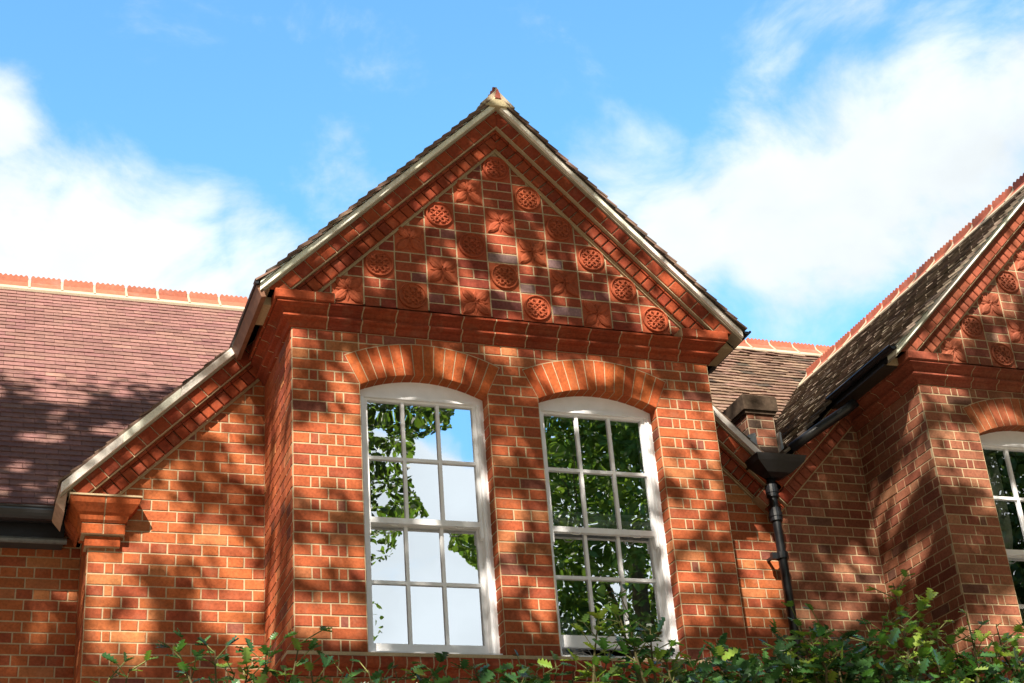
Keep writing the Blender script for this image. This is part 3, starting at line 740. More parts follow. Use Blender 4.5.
# ------------------------------------------------------------------ eaves, gutters, pipes
BK = (.011, .012, .015)
def half_gutter(p0, p1, r, outward, name, col=BK):
    mb = MB(M_BLACK); p0, p1, ow = Vector(p0), Vector(p1), Vector(outward).normalized(); n = 12; vs = []; fs = []
    for p in (p0, p1):
        for rr in (r, r-.006):
            for k in range(n+1):
                a = math.pi*k/n; vs.append(p+ow*(rr*math.cos(a))-Vector((0, 0, rr*math.sin(a))))
    m_ = n+1
    for k in range(n):
        fs += [(k, k+1, 2*m_+k+1, 2*m_+k), (m_+k, 3*m_+k, 3*m_+k+1, m_+k+1), (k, m_+k, m_+k+1, k+1), (2*m_+k, 2*m_+k+1, 3*m_+k+1, 3*m_+k)]
    fs += [(0, 2*m_, 3*m_, m_), (n, m_+n, 3*m_+n, 2*m_+n), tuple(range(m_)), tuple(reversed(range(2*m_, 3*m_)))]
    mb.mesh_part(vs, fs, col)
    # bead along the rim and joint collars
    mb.tube([p0+ow*r, p1+ow*r], .009, col, 0, 8)
    L = (p1-p0).length; d = (p1-p0)/L; q = .6
    while q < L:
        for k in range(n):
            a0, a1 = math.pi*k/n, math.pi*(k+1)/n; c0 = p0+d*(q-.03); c1 = p0+d*(q+.03); R = r+.006
            mb.face([c0+ow*(R*math.cos(a0))-Vector((0, 0, R*math.sin(a0))), c0+ow*(R*math.cos(a1))-Vector((0, 0, R*math.sin(a1))), c1+ow*(R*math.cos(a1))-Vector((0, 0, R*math.sin(a1))), c1+ow*(R*math.cos(a0))-Vector((0, 0, R*math.sin(a0)))], col)
        q += 1.8
    return mb.build(name, house, smooth=False)
half_gutter((-6, EY+.01, EZ-.03), (-1.30, EY+.01, EZ-.03), .082, (0, -1, 0), 'gutter')
mb = MB(M_BOARD); mb.box((-6, EY+.10, EZ-.19), (-1.28, EY+.13, EZ+.02), BK); mb.box((-6, EY+.13, EZ-.185), (-1.28, YL+.02, EZ-.165), (.05, .05, .05)); mb.build('fascia', house)
mb = MB(M_BLACK); mb.tube([(-6, EY+.11, EZ-.20), (-1.26, EY+.11, EZ-.20)], .022, (.10, .11, .11), 0, 10); mb.build('gutter_rail', house)
for X0, L_, R_ in ((0, 'brown', 'black'), (WING, 'black', 'black')):
    cx = X0+XC; ez = RZ-1.77
    for sd, kd in ((-1, L_), (1, R_)):
        xe = cx+sd*1.775
        if kd == 'black':
            half_gutter((xe+sd*.012, YF+.02, ez+.002), (xe+sd*.012, D-.12, ez+.002), .030, (sd, 0, 0), 'gutter')
            mb = MB(M_BOARD); mb.box((xe-sd*.03-.012, YF+.16, ez-.055), (xe-sd*.03+.012, D+.1, ez), BK)
            if sd < 0: mb.box((min(xe, X0 if sd < 0 else X0+BW), YF+.2, ez-.075), (max(xe, X0 if sd < 0 else X0+BW), D+.1, ez-.060), (.03, .025, .02))  # dark soffit sheet added; the eave's deep shade is put into its colour
            mb.build('fascia', house)
        else:
            mb = MB(M_BOARD); f = Frame((0, YF+.03, 0), (1, 0, 0), (0, 0, 1))
            mb.prism(Frame((0, D-.13, 0), (1, 0, 0), (0, 0, 1)), [(xe-.004, ez-.012), (xe+.028, ez-.095), (xe+.06, ez-.09), (xe+.03, ez)], 0, D-.13-YF-.03, (.20, .095, .055), 0, .003, back=True)
            mb.build('fascia', house)
            mb = MB(M_BLACK); mb.tube([(xe-.004, YF+.01, ez+.004), (xe-.004, D-.12, ez+.004)], .013, BK, 0, 8); mb.build('gutter', house)
# end board below the left verge
mb = MB(M_BOARD); zL = RZ-(XC+1.33)
mb.prism(ysub(YD), [(-1.372, zL-.13), (-1.315, zL-.20), (-1.30, zL-.02), (-1.345, zL-.0)], -.25, .105, (.42, .27, .19), 0, .003, back=True); mb.build('fascia', house)
# hopper head, downpipe
mb = MB(M_BLACK)
hx, hy = VAL-.01, .74; HD = .03
def loop(z, x0, x1, y0, y1):
    z = 1.69+(z-1.665)*.72-.03; x0 = hx+(x0-hx)*.93; x1 = hx+(x1-hx)*.86
    return [(x0, y0, z), (x1, y0, z), (x1, y1, z), (x0, y1, z)]
rings = [loop(1.665, hx-.055, hx+.055, .75, .86), loop(1.70, hx-.11, hx+.12, .70, .90), loop(1.80, hx-.215, hx+.225, .64, .90), loop(1.835, hx-.225, hx+.235, .625, .90), loop(1.862, hx-.235, hx+.245, .615, .90), loop(1.866, hx-.22, hx+.23, .63, .89), loop(1.80, hx-.2, hx+.21, .65, .88)]
vs = [p for r in rings for p in r]; fs = []
for i in range(len(rings)-1):
    for k in range(4): fs.append((i*4+k, i*4+(k+1) % 4, (i+1)*4+(k+1) % 4, (i+1)*4+k))
fs += [(3, 2, 1, 0), (24, 25, 26, 27)]
mb.mesh_part(vs, fs, BK); hop = mb.build('hopper_head', house)
dx, dy = 3.872, .80
mb = MB(M_BLACK); mb.tube([(hx-.03, .80, 1.69), (dx, dy, 1.56), (dx, dy, 1.4), (dx, dy, GZ)], .034, BK, 0, 16); dp = mb.build('downpipe', house, True)
for z in (1.37, 1.56, -.45, -2.3):
    mb = MB(M_BLACK); mb.tube([(dx, dy, z-.05), (dx, dy, z-.045), (dx, dy, z+.045), (dx, dy, z+.05)], .047, BK, 0, 16)
    mb.tube([(dx, dy, z-.016), (dx, dy, z+.016)], .052, BK, 0, 16); mb.build('pipe_collar', dp)
for z in (1.05,):
    mb = MB(M_BLACK); mb.box((dx-.085, dy-.005, z-.03), (dx+.05, dy+.03, z+.02), BK); mb.box((dx-.07, dy+.02, z-.015), (dx-.05, D, z+.005), BK); mb.tube([(dx, dy, z-.03), (dx, dy, z+.02)], .046, BK, 0, 14); mb.build('pipe_bracket', dp)
mb = MB(M_BLACK); mb.tube([tuple(on_y(px_, py_, y_)) for px_, py_, y_ in ((856, 402, .55), (846, 410, .60), (818, 429, .70), (790, 449, .80))], .040, BK, 0, 14); mb.build('branch_pipe', house, True)
mb = MB(M_LEAD); mb.box((3.62, .93, 1.84), (4.25, 1.12, 1.88), (.16, .17, .19)); mb.prism(ysub(.90), [(3.70, 1.86), (3.86, 1.86), (3.86, 2.09), (3.80, 2.07)], -.02, .02, (.34, .38, .42), 0, .004, back=True)
mb.prism(ysub(1.0), [(4.125, 1.86), (4.16, 1.86), (4.145, 2.16), (4.13, 2.16)], -.02, .02, (.4, .42, .42), 0, 0, back=True); mb.build('lead_flashing', house)
# chimney-like stack in the valley
mb = MB(M_BRICK, M_MORTAR); sx0, sx1, sy0, sy1 = 3.885, 4.125, 1.02, 1.62
fC = ysub(sy0); mb.box((sx0, sy0, 1.6), (sx1, sy1, 2.33), (.30, .24, .17), 1)
def stackcol(z): return 'brown'
for k in range(22, 31):
    z0 = k*C+.02
    for a, b_ in ([(sx0, (sx0+sx1)/2), ((sx0+sx1)/2, sx1)] if k % 2 else [(sx0, sx0+.07), (sx0+.07, sx1)]): put_brick(mb, fC, (a, b_, z0, z0+C), 'soot' if random.random() < .6 else 'brown')
    for i, (a, b_) in enumerate(row_pattern('flemish', k, 0, .6)): put_brick(mb, Frame((sx0, sy1, 0), (0, -1, 0), (0, 0, 1)), (a, b_, z0, z0+C), 'soot')
stk = mb.build('chimney', house)
mb = MB(M_OLDTILE); e = .035
for (z0, z1, q) in ((2.318, 2.345, .018), (2.345, 2.462, .034), (2.462, 2.475, .028)):
    mb.box((sx0-q, sy0-q, z0), (sx1+q, sy1+q, z1), (.060, .042, .030))
mb.build('chimney_cap', stk)

# ------------------------------------------------------------------ things behind the glass
def curtain(name, label, x0, x1, y, z0, z1, col, folds, tie=False):
    mb = MB(M_CLOTH); nx, nz_ = 36, 16; vs = []
    for j in range(nz_+1):
        z = z1-(z1-z0)*j/nz_
        k = 1.0
        if tie: k = 1-.45*math.exp(-((j/nz_-.62)/.13)**2)
        for i in range(nx+1):
            f = i/nx; x = x0+(x1-x0)*f*k; vs.append((x, y+.025*math.sin(f*folds*2*math.pi)+.008*math.sin(f*17+j*.4), z))
    fs = [(j*(nx+1)+i, (j+1)*(nx+1)+i, (j+1)*(nx+1)+i+1, j*(nx+1)+i+1) for j in range(nz_) for i in range(nx)]
    mb.mesh_part(vs, fs, col); o = mb.build(name, None, True); o['label'] = label; o['category'] = 'curtain'; return o
curtain('curtain', 'pale green curtain tied back inside the window at the right edge', WING+.47, WING+.74, .235, .05, 1.80, (.88, .92, .80), 3, True)
curtain('curtain', 'brownish drape hanging inside the right pane of the middle window', 2.33, 2.52, .36, .0, .95, (.36, .31, .25), 3)
mb = MB(M_PLASTIC)
for i, z in enumerate((1.035, 1.085)): mb.box((1.73, .30+.01*i, z), (2.55, .315+.01*i, z+.022), (.62, .68, .66))
mb.box((1.73, .305, 1.057), (2.55, .309, 1.085), (.35, .40, .38))
o = mb.build('window_blind', None); o['label'] = 'raised pale blind rail inside the middle window with the open lower sash'; o['category'] = 'blind'
# monitor on the window sill
mon = thing('computer_monitor', 'back of a pale blue monitor inside the lower left pane of the middle window', 'monitor', (1.95, .62, -.02))
mb = MB(M_PLASTIC); fM = Frame((-.13, 0, 0), (1, 0, 0), (0, 0, 1)); mb.prism(fM, [(0, .22), (.26, .20), (.27, .48), (.02, .50)], -.05, 0, (.42, .52, .60), 0, .012, back=True); mb.build('screen_case', mon)
mb = MB(M_PLASTIC); mb.tube([(0, .03, 0), (0, .03, .24)], .018, (.3, .35, .4), 0, 10); mb.box((-.1, -.05, 0), (.1, .1, .015), (.3, .35, .4)); mb.build('stand', mon)
mb = MB(M_MATTE); mb.box((1.55, .42, -.06), (2.75, 1.1, -.022), (.25, .17, .1)); 
for x in (1.6, 2.7):
    for y in (.46, 1.05): mb.box((x-.02, y-.02, -.6), (x+.02, y+.02, -.06), (.2, .2, .2))
o = mb.build('desk', None); o['label'] = 'wooden desk inside the room just behind the middle window sill'; o['category'] = 'desk'
# wire fan guard leaning in the open gap
fan = thing('desk_fan', 'white wire guard of a desk fan lying behind the gap under the raised sash', 'fan', (1.93, .31, .0))
mb = MB(M_PLASTIC)
fc = Vector((-.06, 0, .10)); A = Vector((1, 0, 0)); B = Vector((0, .45, .89)).normalized()
for k in range(26):
    a = 2*math.pi*k/26; p = [fc+(A*math.cos(a)+B*math.sin(a))*r+A.cross(B)*h for r, h in ((.025, .04), (.10, .03), (.17, 0))]
    mb.tube(p, .0028, (.85, .86, .86), 0, 5)
for r, h in ((.17, 0), (.10, .03), (.03, .04)):
    mb.tube([fc+(A*math.cos(q)+B*math.sin(q))*r+A.cross(B)*h for q in np.linspace(0, 2*math.pi, 33)], .0032, (.85, .86, .86), 0, 6)
mb.build('guard', fan)
mb = MB(M_PLASTIC)
for q in range(3):
    a = q*2.094
    mb.face([fc+A*.02*math.cos(a)+B*.02*math.sin(a), fc+(A*math.cos(a-.5)+B*math.sin(a-.5))*.13-A.cross(B)*.015, fc+(A*math.cos(a)+B*math.sin(a))*.145, fc+(A*math.cos(a+.4)+B*math.sin(a+.4))*.12+A.cross(B)*.015], (.3, .36, .42))
mb.build('blades', fan)

# ------------------------------------------------------------------ trees on the street side (they cast the dappled shade and show in the panes; the last is added to darken glass)
Sx = np.array(S)
def proj_np(P):
    q = P-np.array(CAM); w_ = q@np.array(FWD); return 512+F*(q@np.array(RIGHT))/w_, 341.5+F*(q@np.array(DOWN))/w_, w_
# clearings in the crown: patches of the wall the sun reaches, given where they fall in the picture (cx,cy,rx,ry,deg)
LIT = [(468, 184, 16, 6, -35), (466, 196, 12, 10, 0), (527, 202, 9, 10, 0), (588, 262, 14, 10, 0), (410, 294, 12, 9, 0), (537, 307, 14, 8, 0), (622, 292, 14, 9, 0), (438, 217, 10, 9, 0), (345, 300, 16, 7, 0), (278, 470, 3.5, 70, 2), (274, 590, 4, 60, 4), (284, 400, 3, 40, -6), (500, 224, 9, 14, 40), (508, 250, 22, 9, 30), (374, 283, 9, 8, 0), (440, 272, 8, 8, 0), (402, 272, 14, 6, 20), (478, 288, 20, 10, 10), (562, 300, 9, 7, 0), (655, 318, 24, 16, 0), (612, 262, 30, 7, 43), (670, 312, 30, 9, 43), (506, 122, 14, 9, 40),
       (545, 240, 8, 8, 0), (350, 262, 16, 5, -40), (432, 208, 15, 5, -40), (300, 335, 24, 12, 0), (345, 392, 16, 22, 0), (325, 470, 42, 50, 0), (330, 560, 34, 24, 0), (330, 620, 40, 22, 0), (400, 362, 34, 12, -10), (450, 366, 24, 10, 15),
       (560, 378, 22, 14, 20), (600, 372, 20, 10, 0), (650, 392, 12, 16, 0), (500, 352, 14, 10, 0), (505, 440, 12, 15, 0), (510, 525, 14, 24, 0), (540, 610, 14, 30, 0), (512, 585, 10, 18, 0), (685, 440, 32, 40, 0), (712, 372, 14, 12, 0), (700, 520, 34, 20, 0), (690, 590, 24, 34, 0), (720, 470, 16, 30, 0), (640, 352, 12, 6, 0),
       (220, 430, 22, 14, 40), (245, 470, 26, 12, 30), (195, 545, 44, 18, 10), (165, 510, 22, 20, 0), (230, 600, 34, 34, 0), (120, 560, 26, 14, 0), (250, 660, 24, 26, 0), (135, 630, 14, 40, 0), (100, 600, 16, 60, 0), (30, 635, 30, 16, 0), (40, 665, 30, 8, 0), (60, 600, 16, 8, 0), (110, 520, 30, 16, 0), (180, 470, 12, 5, -40), (225, 375, 10, 6, -40),
       (757, 545, 26, 30, 0), (760, 590, 24, 30, 0), (870, 575, 34, 18, 0), (830, 610, 34, 14, 0), (895, 500, 12, 44, 25), (912, 420, 9, 24, 20), (945, 392, 18, 9, 0), (960, 455, 36, 26, 0), (1000, 480, 20, 14, 0), (915, 560, 9, 26, 30), (1000, 420, 22, 8, 0), (985, 300, 26, 18, 0), (930, 372, 20, 6, 0), (1000, 260, 30, 20, 0), (1030, 620, 40, 30, 0), (975, 640, 20, 20, 0), (775, 505, 14, 14, 0),
       (120, 328, 160, 40, 5), (60, 398, 30, 6, 5), (190, 378, 40, 8, 0), (40, 440, 20, 5, 0), (120, 432, 24, 5, 0), (30, 300, 60, 30, 0), (240, 330, 40, 40, 0), (775, 380, 70, 40, 0), (900, 330, 60, 60, 0), (980, 240, 60, 60, 0), (640, 430, 8, 60, 0), (480, 600, 14, 50, 0), (667, 560, 10, 70, 0)]
_r = random.Random(23)
for _ in range(420):
    LIT.append((_r.uniform(-20, 1040), _r.uniform(160, 680), _r.uniform(3, 9), _r.uniform(2.5, 7), _r.uniform(-60, 30)))
# part of window 1's glass that mirrors open sky: x > limit(y)
def sky_in_glass(px, py):
    a = (px > 366) & (px < 490) & (py > 395) & (py < 650)
    lim = np.interp(py, [400, 425, 440, 470, 515, 520, 550, 565, 585, 600, 640], [452, 448, 412, 408, 425, 405, 398, 366, 366, 380, 384])
    br = (px > 452) & (py > 525) & (py < 545+(px-452)*.9) & (py < 585)
    hole = ((px-379)/8)**2+((py-432)/9)**2 < 1
    hole |= ((px-383)/6)**2+((py-500)/9)**2 < 1
    return a & ((px > lim) & ~br | hole)
def leaf_mesh(name, pos, size, cols, mat, parent, shape='round', smooth=False):
    n = len(pos); nr = RNG.normal(size=(n, 3)); nr[:, 2] += .5; nr /= np.linalg.norm(nr, axis=1)[:, None]
    t1 = np.cross(nr, RNG.normal(size=(n, 3))); t1 /= np.linalg.norm(t1, axis=1)[:, None]; t2 = np.cross(nr, t1)
    if shape == 'round': out_ = np.array([(-.5, 0, 0), (-.22, .30, .05), (.18, .27, .04), (.55, 0, -.1), (.18, -.27, .04), (-.22, -.30, .05)])
    k = len(out_); s = size[:, None, None]
    V = pos[:, None, :]+s*(out_[None, :, 0:1]*t1[:, None, :]+out_[None, :, 1:2]*t2[:, None, :]+out_[None, :, 2:3]*nr[:, None, :])
    me = bpy.data.meshes.new(name); me.vertices.add(n*k); me.vertices.foreach_set('co', V.ravel())
    me.loops.add(n*k); me.loops.foreach_set('vertex_index', np.arange(n*k)); me.polygons.add(n)
    me.polygons.foreach_set('loop_start', np.arange(n)*k); me.polygons.foreach_set('loop_total', np.full(n, k))
    me.update(); me.validate()
    at = me.color_attributes.new('col', 'FLOAT_COLOR', 'CORNER'); cc = np.concatenate([np.repeat(cols, k, axis=0), np.ones((n*k, 1))], axis=1).astype(np.float32); at.data.foreach_set('color', cc.ravel())
    me.materials.append(mat); o = bpy.data.objects.new(name, me); COL.objects.link(o); o.parent = parent; return o
def shade_pixel(P):
    """where on the picture the shadow of each point falls"""
    d = -Sx
    def hit(y): t_ = (y-P[:, 1])/d[1]; return P+t_[:, None]*d
    h0 = hit(0.0); h1 = hit(D)
    onbay = ((h0[:, 0] > 0) & (h0[:, 0] < BW)) | (h0[:, 0] > WING); rise = np.minimum(np.abs(h0[:, 0]-XC), np.abs(h0[:, 0]-WING-XC))
    h = np.where((onbay & (h0[:, 2] < 4.0-rise))[:, None], h0, h1)
    cR_ = RZ-(WING+XC); tq = (cR_-(P[:, 2]-P[:, 0]))/(d[2]-d[0]); hq = P+tq[:, None]*d
    useq = (hq[:, 0] > WING-.25) & (hq[:, 0] < WING+XC) & (hq[:, 1] > YF)
    h = np.where(useq[:, None], hq, h)
    for xs in (0.0, WING):                 # side walls of the bays
        tw_ = (xs-P[:, 0])/d[0]; hw_ = P+tw_[:, None]*d; us = (hw_[:, 1] > 0) & (hw_[:, 1] < D) & (hw_[:, 2] < 2.3) & (tw_ > 0)
        h = np.where(us[:, None], hw_, h)
    # main roof plane z = EZ + (y-EY)
    tr_ = (P[:, 2]-EZ-(P[:, 1]-EY))/(d[1]-d[2]); hr = P+tr_[:, None]*d
    use = ((h[:, 0] < -1.2) & (hr[:, 2] > EZ)) | (~useq & (hr[:, 0] > 3) & (hr[:, 0] < 6.3) & (hr[:, 2] > 2.2) & (h1[:, 2] > 2.1))
    h = np.where(use[:, None], hr, h)
    return proj_np(h)
def tree(name, label, base, crown, rad, nclus, per, leaf, seed, carve, lobes=(), tint=1.0, lobe_leaf=.75):
    rg = np.random.default_rng(seed)
    root = thing(name, label, 'tree', base, 'trees on the street side')
    bx, by, bz = base; cz = crown[2]
    # clump centres, denser to the outside
    parts = []
    for cc_, rr_, nn_ in [(crown, rad, nclus)]+list(lobes):
        c = rg.normal(size=(nn_, 3)); c /= np.linalg.norm(c, axis=1)[:, None]; c *= rg.uniform(.25, 1, size=(nn_, 1))**.45
        lob = 1+.22*np.sin(c[:, 0:1]*5+seed)*np.cos(c[:, 2:3]*4+seed*2)
        parts.append(c*lob*np.array(rr_)+np.array(cc_))
    c = np.concatenate(parts)
    P = (c[:, None, :]+rg.normal(size=(len(c), per, 3))*np.array([.26, .26, .16])).reshape(-1, 3)
    if carve:
        px, py, _ = shade_pixel(P); drop = np.zeros(len(P), bool)
        wob = 1+.30*np.sin(px*.31+np.sin(py*.23)*1.7)*np.sin(py*.37+np.cos(px*.19)*1.3)
        for (a, b_, rx, ry, dg) in LIT:
            t_ = math.radians(dg); dx_, dy_ = px-a, py-b_; u_ = dx_*math.cos(t_)+dy_*math.sin(t_); v_ = -dx_*math.sin(t_)+dy_*math.cos(t_)
            drop |= (u_/(rx*1.22))**2+(v_/(ry*1.22))**2 < wob
        speck = np.sin(px*.47+2*np.sin(py*.21))*np.sin(py*.53+1.5*np.cos(px*.27)); drop &= speck < .8
        P = P[~drop]
    M_ = P.copy(); M_[:, 1] = .27-M_[:, 1]; px, py, _ = proj_np(M_)
    P = P[~sky_in_glass(px, py)]
    # nothing in front of the lens
    q = P-np.array(CAM); P = P[(np.linalg.norm(q, axis=1) > 2.5)]
    n = len(P); sz = rg.uniform(.75, 1.3, n)*leaf; sz[(P[:, 0] > .2) & (P[:, 2] < 8.6) & (P[:, 1] < -8)] *= .72 if carve else 1
    g_ = rg.uniform(0, 1, (n, 1)); cols = (1-g_)*np.array((.05, .10, .018))+g_*np.array((.12, .18, .03)); cols = cols*tint
    L0 = P-np.array(base)
    leaf_mesh('crown', L0, sz, cols, M_LEAF, root)
    mb = MB(M_BARK); tr_ = random.Random(seed)
    top = Vector((crown[0]-bx, crown[1]-by, cz-bz)); r0 = .26
    mb.tube([(0, 0, 0), (0, 0, .4), (top.x*.2, top.y*.2, top.z*.35), (top.x*.6, top.y*.6, top.z*.7), (top.x, top.y, top.z*1.05)], r0, (.12, .09, .06), 0, 12, r1=.09)
    for i in range(22):
        f = .42+.55*i/22; s0 = Vector((top.x*f, top.y*f, top.z*f)); a = i*2.4; e = s0+Vector((math.cos(a)*rad[0]*.75, math.sin(a)*rad[1]*.75, rad[2]*(.1+.5*tr_.random())))
        mid = (s0+e)/2+Vector((0, 0, .35))
        chk = np.array([[b_[0]+v_[0], .27-(b_[1]+v_[1]), b_[2]+v_[2]] for b_ in (base,) for v_ in (mid, e, (mid+e)/2, (s0+mid)/2)]); qx, qy, _ = proj_np(chk)
        if ((qx > 355) & (qx < 500) & (qy > 380) & (qy < 670)).any(): continue
        mb.tube([s0, mid, e], .085*(1.3-f), (.12, .09, .06), 0, 7, r1=.015)
        for q_ in range(3):
            b2 = mid.lerp(e, tr_.random()); mb.tube([b2, b2+Vector((tr_.uniform(-1, 1), tr_.uniform(-1, 1), tr_.uniform(-.2, .9)))*1.2], .02, (.12, .09, .06), 0, 5, r1=.006)
    mb.build('trunk', root)
    return root
tree('broadleaf_tree', 'tall loose crowned tree whose branch shows at the left of the left window glass', (-3.4, -10.6, GZ), (-3.1, -6.7, 9.2), (7.4, 2.0, 4.1), 3500, 26, .11, 3, True, [((1.9, -9.6, 6.4), (1.8, 1.5, 2.6), 560), ((-8.6, -6.5, 10.4), (2.6, 1.6, 2.2), 450)], .42)
tree('broadleaf_tree', 'dense green tree mirrored across the panes of the middle window', (8.4, -12, GZ), (7.9, -11.5, 4.6), (4.4, 3.2, 5.0), 3200, 26, .105, 5, False, (), 1.25)
tree('broadleaf_tree', 'far street tree mirrored in the window at the right edge', (16, -14, GZ), (15.2, -12, 5.6), (4.6, 3.2, 5.2), 3000, 24, .13, 9, False, (), .5)  # added out of view, dense and dark to dull that reflection

# ------------------------------------------------------------------ holly in front of the wall
HOUT = []
for i in range(9):
    f = i/8; wdt = .30*math.sin(math.pi*min(1, f*1.02))**.8+.02
    HOUT.append((f-.5, wdt if i % 2 else wdt*.45+.02, .0))
def holly(name, label, shoots, body, seed, light=.2, group='holly bushes along the foot of the picture'):
    """shoots: list of (px,py of tip, y-distance, length); leaves all round each stem"""
    rg = random.Random(seed); tip0 = [on_y(p[0], p[1], p[2]) for p in shoots]
    cx = sum(t_.x for t_ in tip0)/len(tip0); cy = sum(t_.y for t_ in tip0)/len(tip0); base = Vector((cx, cy, GZ))
    root = thing(name, label, 'shrub', base, group)
    lf = MB(M_HOLLY); st = MB(M_BARK)
    def leaf(p, d, n_, s, col):
        d = d.normalized(); side = d.cross(n_).normalized(); n_ = side.cross(d)
        top = []; low = []; ctr = []
        for k in range(9):
            f = k/8; wv = .19*math.sin(math.pi*(f*.92+.04))**.7; spike = .19 if k % 2 and 0 < k < 8 else 0
            x = f*s; drop = -.22*s*f*f
            ctr.append(p+d*x+n_*(drop-.05*s*math.sin(math.pi*f))); h_ = (.06 if spike else 0.0)*s
            top.append(p+d*x+side*((wv+spike)*s)+n_*(drop+h_)); low.append(p+d*x-side*((wv+spike)*s)+n_*(drop+h_))
        top[0] = low[0] = ctr[0]; top[8] = low[8] = ctr[8]
        i0 = len(lf.v); vs = ctr+top+low; fs = []
        for k in range(8):
            fs.append((k, k+1, 9+k+1, 9+k)); fs.append((18+k, 18+k+1, k+1, k))
        lf.mesh_part([v_-base for v_ in vs], fs, col)
    for (px, py, yy, L, nl), tip in zip(shoots, tip0):
        lean = Vector((rg.uniform(-.35, .35), rg.uniform(-.2, .3), 0)); a = tip; b_ = tip-Vector((0, 0, L))-lean*L; mid = (a+b_)/2+Vector((rg.uniform(-.04, .04), rg.uniform(-.04, .04), 0))
        pts = [b_+(mid-b_)*(q/4) for q in range(5)]+[mid+(a-mid)*(q/5) for q in range(1, 6)]
        low = Vector((base.x+(b_.x-base.x)*.5, base.y, GZ)); st.tube([p-base for p in [low, (low+b_)/2+Vector((.05, .02, .2))]+pts], .010, (.085, .075, .035), 0, 6, r1=.0025)
        young = rg.random() < light
        for i in range(nl):
            f = (i+.5)/nl; f = f**.8; p = pts[0].lerp(pts[4], f/.5) if f < .5 else pts[4].lerp(pts[-1], (f-.5)/.5)
            an = i*2.4+rg.uniform(-.4, .4); up_ = (a-b_).normalized(); d = Vector((math.cos(an), math.sin(an), 0))*.9+up_*rg.uniform(.0, .7); n_ = (up_*.6+Vector((0, -.5, .3))+Vector((rg.uniform(-.5, .5), rg.uniform(-.5, .5), rg.uniform(-.2, .5)))).normalized()
            s = rg.uniform(.058, .092)*(1 if f < .9 else .75)
            r_ = rg.random()
            if young: col = (.24, .33, .05) if r_ < .6 else (.11, .21, .04)
            else: col = (.035, .10, .035) if r_ < .45 else (.065, .16, .04) if r_ < .82 else (.15, .25, .045)
            leaf(p+d*.004, d, n_, s, jit(col, .2))
            if rg.random() < .5:       # side twig with leaves
                q = p+d*rg.uniform(.05, .12)+Vector((0, 0, .03)); st.tube([p-base, q-base], .003, (.15, .16, .06), 0, 4)
                for w_ in range(3): leaf(q, (d+Vector((rg.uniform(-1, 1), rg.uniform(-1, 1), rg.uniform(-.3, .8)))), n_, s*.9, jit(col, .2))
    # body of the bush down to the ground
    if body:
        x0, x1, y, dp_, zt, nb = body
        for i in range(nb):
            z = zt-(abs(rg.random())**1.6)*(zt-GZ-.1); k = 1-.15*max(0, (z-(zt-.3))/.3)
            p = Vector((rg.uniform(x0, x1), y+rg.uniform(-dp_, dp_), z+rg.uniform(-.08, .08)*1.0))
            d = Vector((rg.uniform(-1, 1), rg.uniform(-1, .6), rg.uniform(-.5, .8))); n_ = Vector((rg.uniform(-.6, .6), rg.uniform(-1, .2), rg.uniform(.2, 1))).normalized()
            r_ = rg.random(); col = (.035, .10, .03) if r_ < .5 else (.055, .14, .035) if r_ < .9 else (.2, .30, .05)
            leaf(p, d, n_, rg.uniform(.06, .10), jit(col, .2))
        for i in range(14):
            x = x0+(x1-x0)*(i+.5)/14; st.tube([(x*.3+(x0+x1)/2*.7-base.x, 0, 0), (x*.8+(x0+x1)/2*.2-base.x, y-base.y, (zt-GZ)*.55), (x-base.x, y-base.y, zt-GZ-.1)], .02, (.1, .09, .05), 0, 6, r1=.005)
    lf.build('foliage', root); st.build('stem', root)
    return root
R_ = random.Random(11)
def zt(px, py, y): return on_y(px, py, y).z
Y1, Y2 = -1.5, -1.9
sh = [(175, 643, Y1, .5, 12), (215, 650, Y1, .4, 10), (130, 668, Y1, .35, 9), (270, 648, Y1, .45, 12), (250, 665, Y1, .3, 9), (300, 640, Y1, .4, 9), (195, 668, Y1, .3, 8), (235, 672, Y1, .3, 8), (110, 676, Y1, .3, 6), (310, 662, Y1, .35, 9), (285, 668, Y1, .3, 9)]
holly('holly_shrub', 'sparse dark holly sprigs below the wall left of the bay', sh, (on_y(120, 690, Y1).x, on_y(320, 690, Y1).x, Y1, .25, zt(220, 712, Y1), 500), 1, .02)
sh = [(345+i*18+R_.uniform(-6, 6), 672+R_.uniform(-9, 6), Y1-.1, .3, 7) for i in range(15)]
holly('holly_shrub', 'low dark holly sprigs in front of the sill of the two bay windows', sh, (on_y(330, 690, Y1).x, on_y(600, 690, Y1).x, Y1-.1, .25, zt(470, 698, Y1), 800), 2, .05)
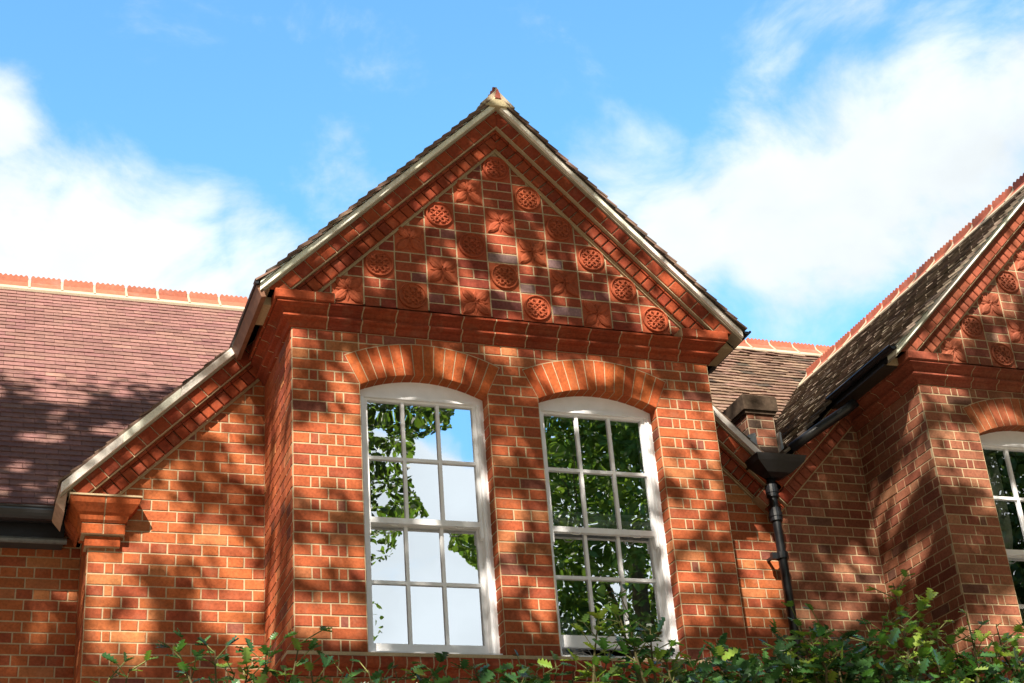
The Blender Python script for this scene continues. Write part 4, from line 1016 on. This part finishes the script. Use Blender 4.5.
sh = [(612, 588, Y2, .6, 15), (628, 612, Y2, .5, 13), (598, 622, Y2, .35, 9), (650, 628, Y2, .35, 10), (640, 655, Y2, .3, 9), (610, 650, Y2, .35, 10), (665, 655, Y2, .3, 9), (590, 664, Y2, .3, 8)]
holly('holly_shrub', 'tall fresh holly shoot rising across the open window', sh, (on_y(590, 690, Y2).x, on_y(670, 690, Y2).x, Y2, .2, zt(630, 700, Y2), 300), 3, .5)
sh = [(x, y+8+R_.uniform(-4, 10), Y2+R_.uniform(-.2, .3), .4, 13) for x, y in ((690, 645), (712, 640), (735, 648), (760, 636), (780, 628), (800, 616), (822, 618), (840, 622), (860, 636), (770, 650), (790, 640), (815, 642), (845, 650), (725, 662), (700, 665), (750, 662), (680, 660), (830, 632), (808, 628))]
holly('holly_shrub', 'dense dark holly clump at the foot of the downpipe', sh, (on_y(680, 690, Y2).x, on_y(860, 690, Y2).x, Y2, .3, zt(770, 670, Y2), 2000), 4, .1)
sh = [(893, 583, Y2+.2, .55, 12), (918, 600, Y2+.2, .5, 10), (885, 618, Y2, .4, 12), (870, 630, Y2, .4, 12), (905, 626, Y2, .4, 12), (935, 625, Y2, .35, 10), (945, 632, Y2, .35, 10), (960, 655, Y2, .3, 9), (920, 640, Y2, .3, 10), (880, 645, Y2, .3, 10), (975, 650, Y2, .3, 8), (940, 655, Y2, .3, 8)]
holly('holly_shrub', 'bright yellow-green holly clump below the corner of the right wing', sh, (on_y(865, 690, Y2).x, on_y(980, 690, Y2).x, Y2, .3, zt(920, 672, Y2), 1400), 5, .75)
sh = [(968, 622, Y2, .35, 8), (996, 624, Y2, .35, 8), (1012, 640, Y2, .35, 9), (1030, 630, Y2, .4, 10), (990, 655, Y2, .3, 10), (1015, 662, Y2, .3, 10), (1045, 640, Y2, .4, 10), (1000, 640, Y2, .3, 7)]
holly('holly_shrub', 'thin holly sprigs at the bottom right corner in front of the wing', sh, (on_y(975, 690, Y2).x, on_y(1060, 690, Y2).x, Y2, .3, zt(1010, 684, Y2), 900), 6, .35)
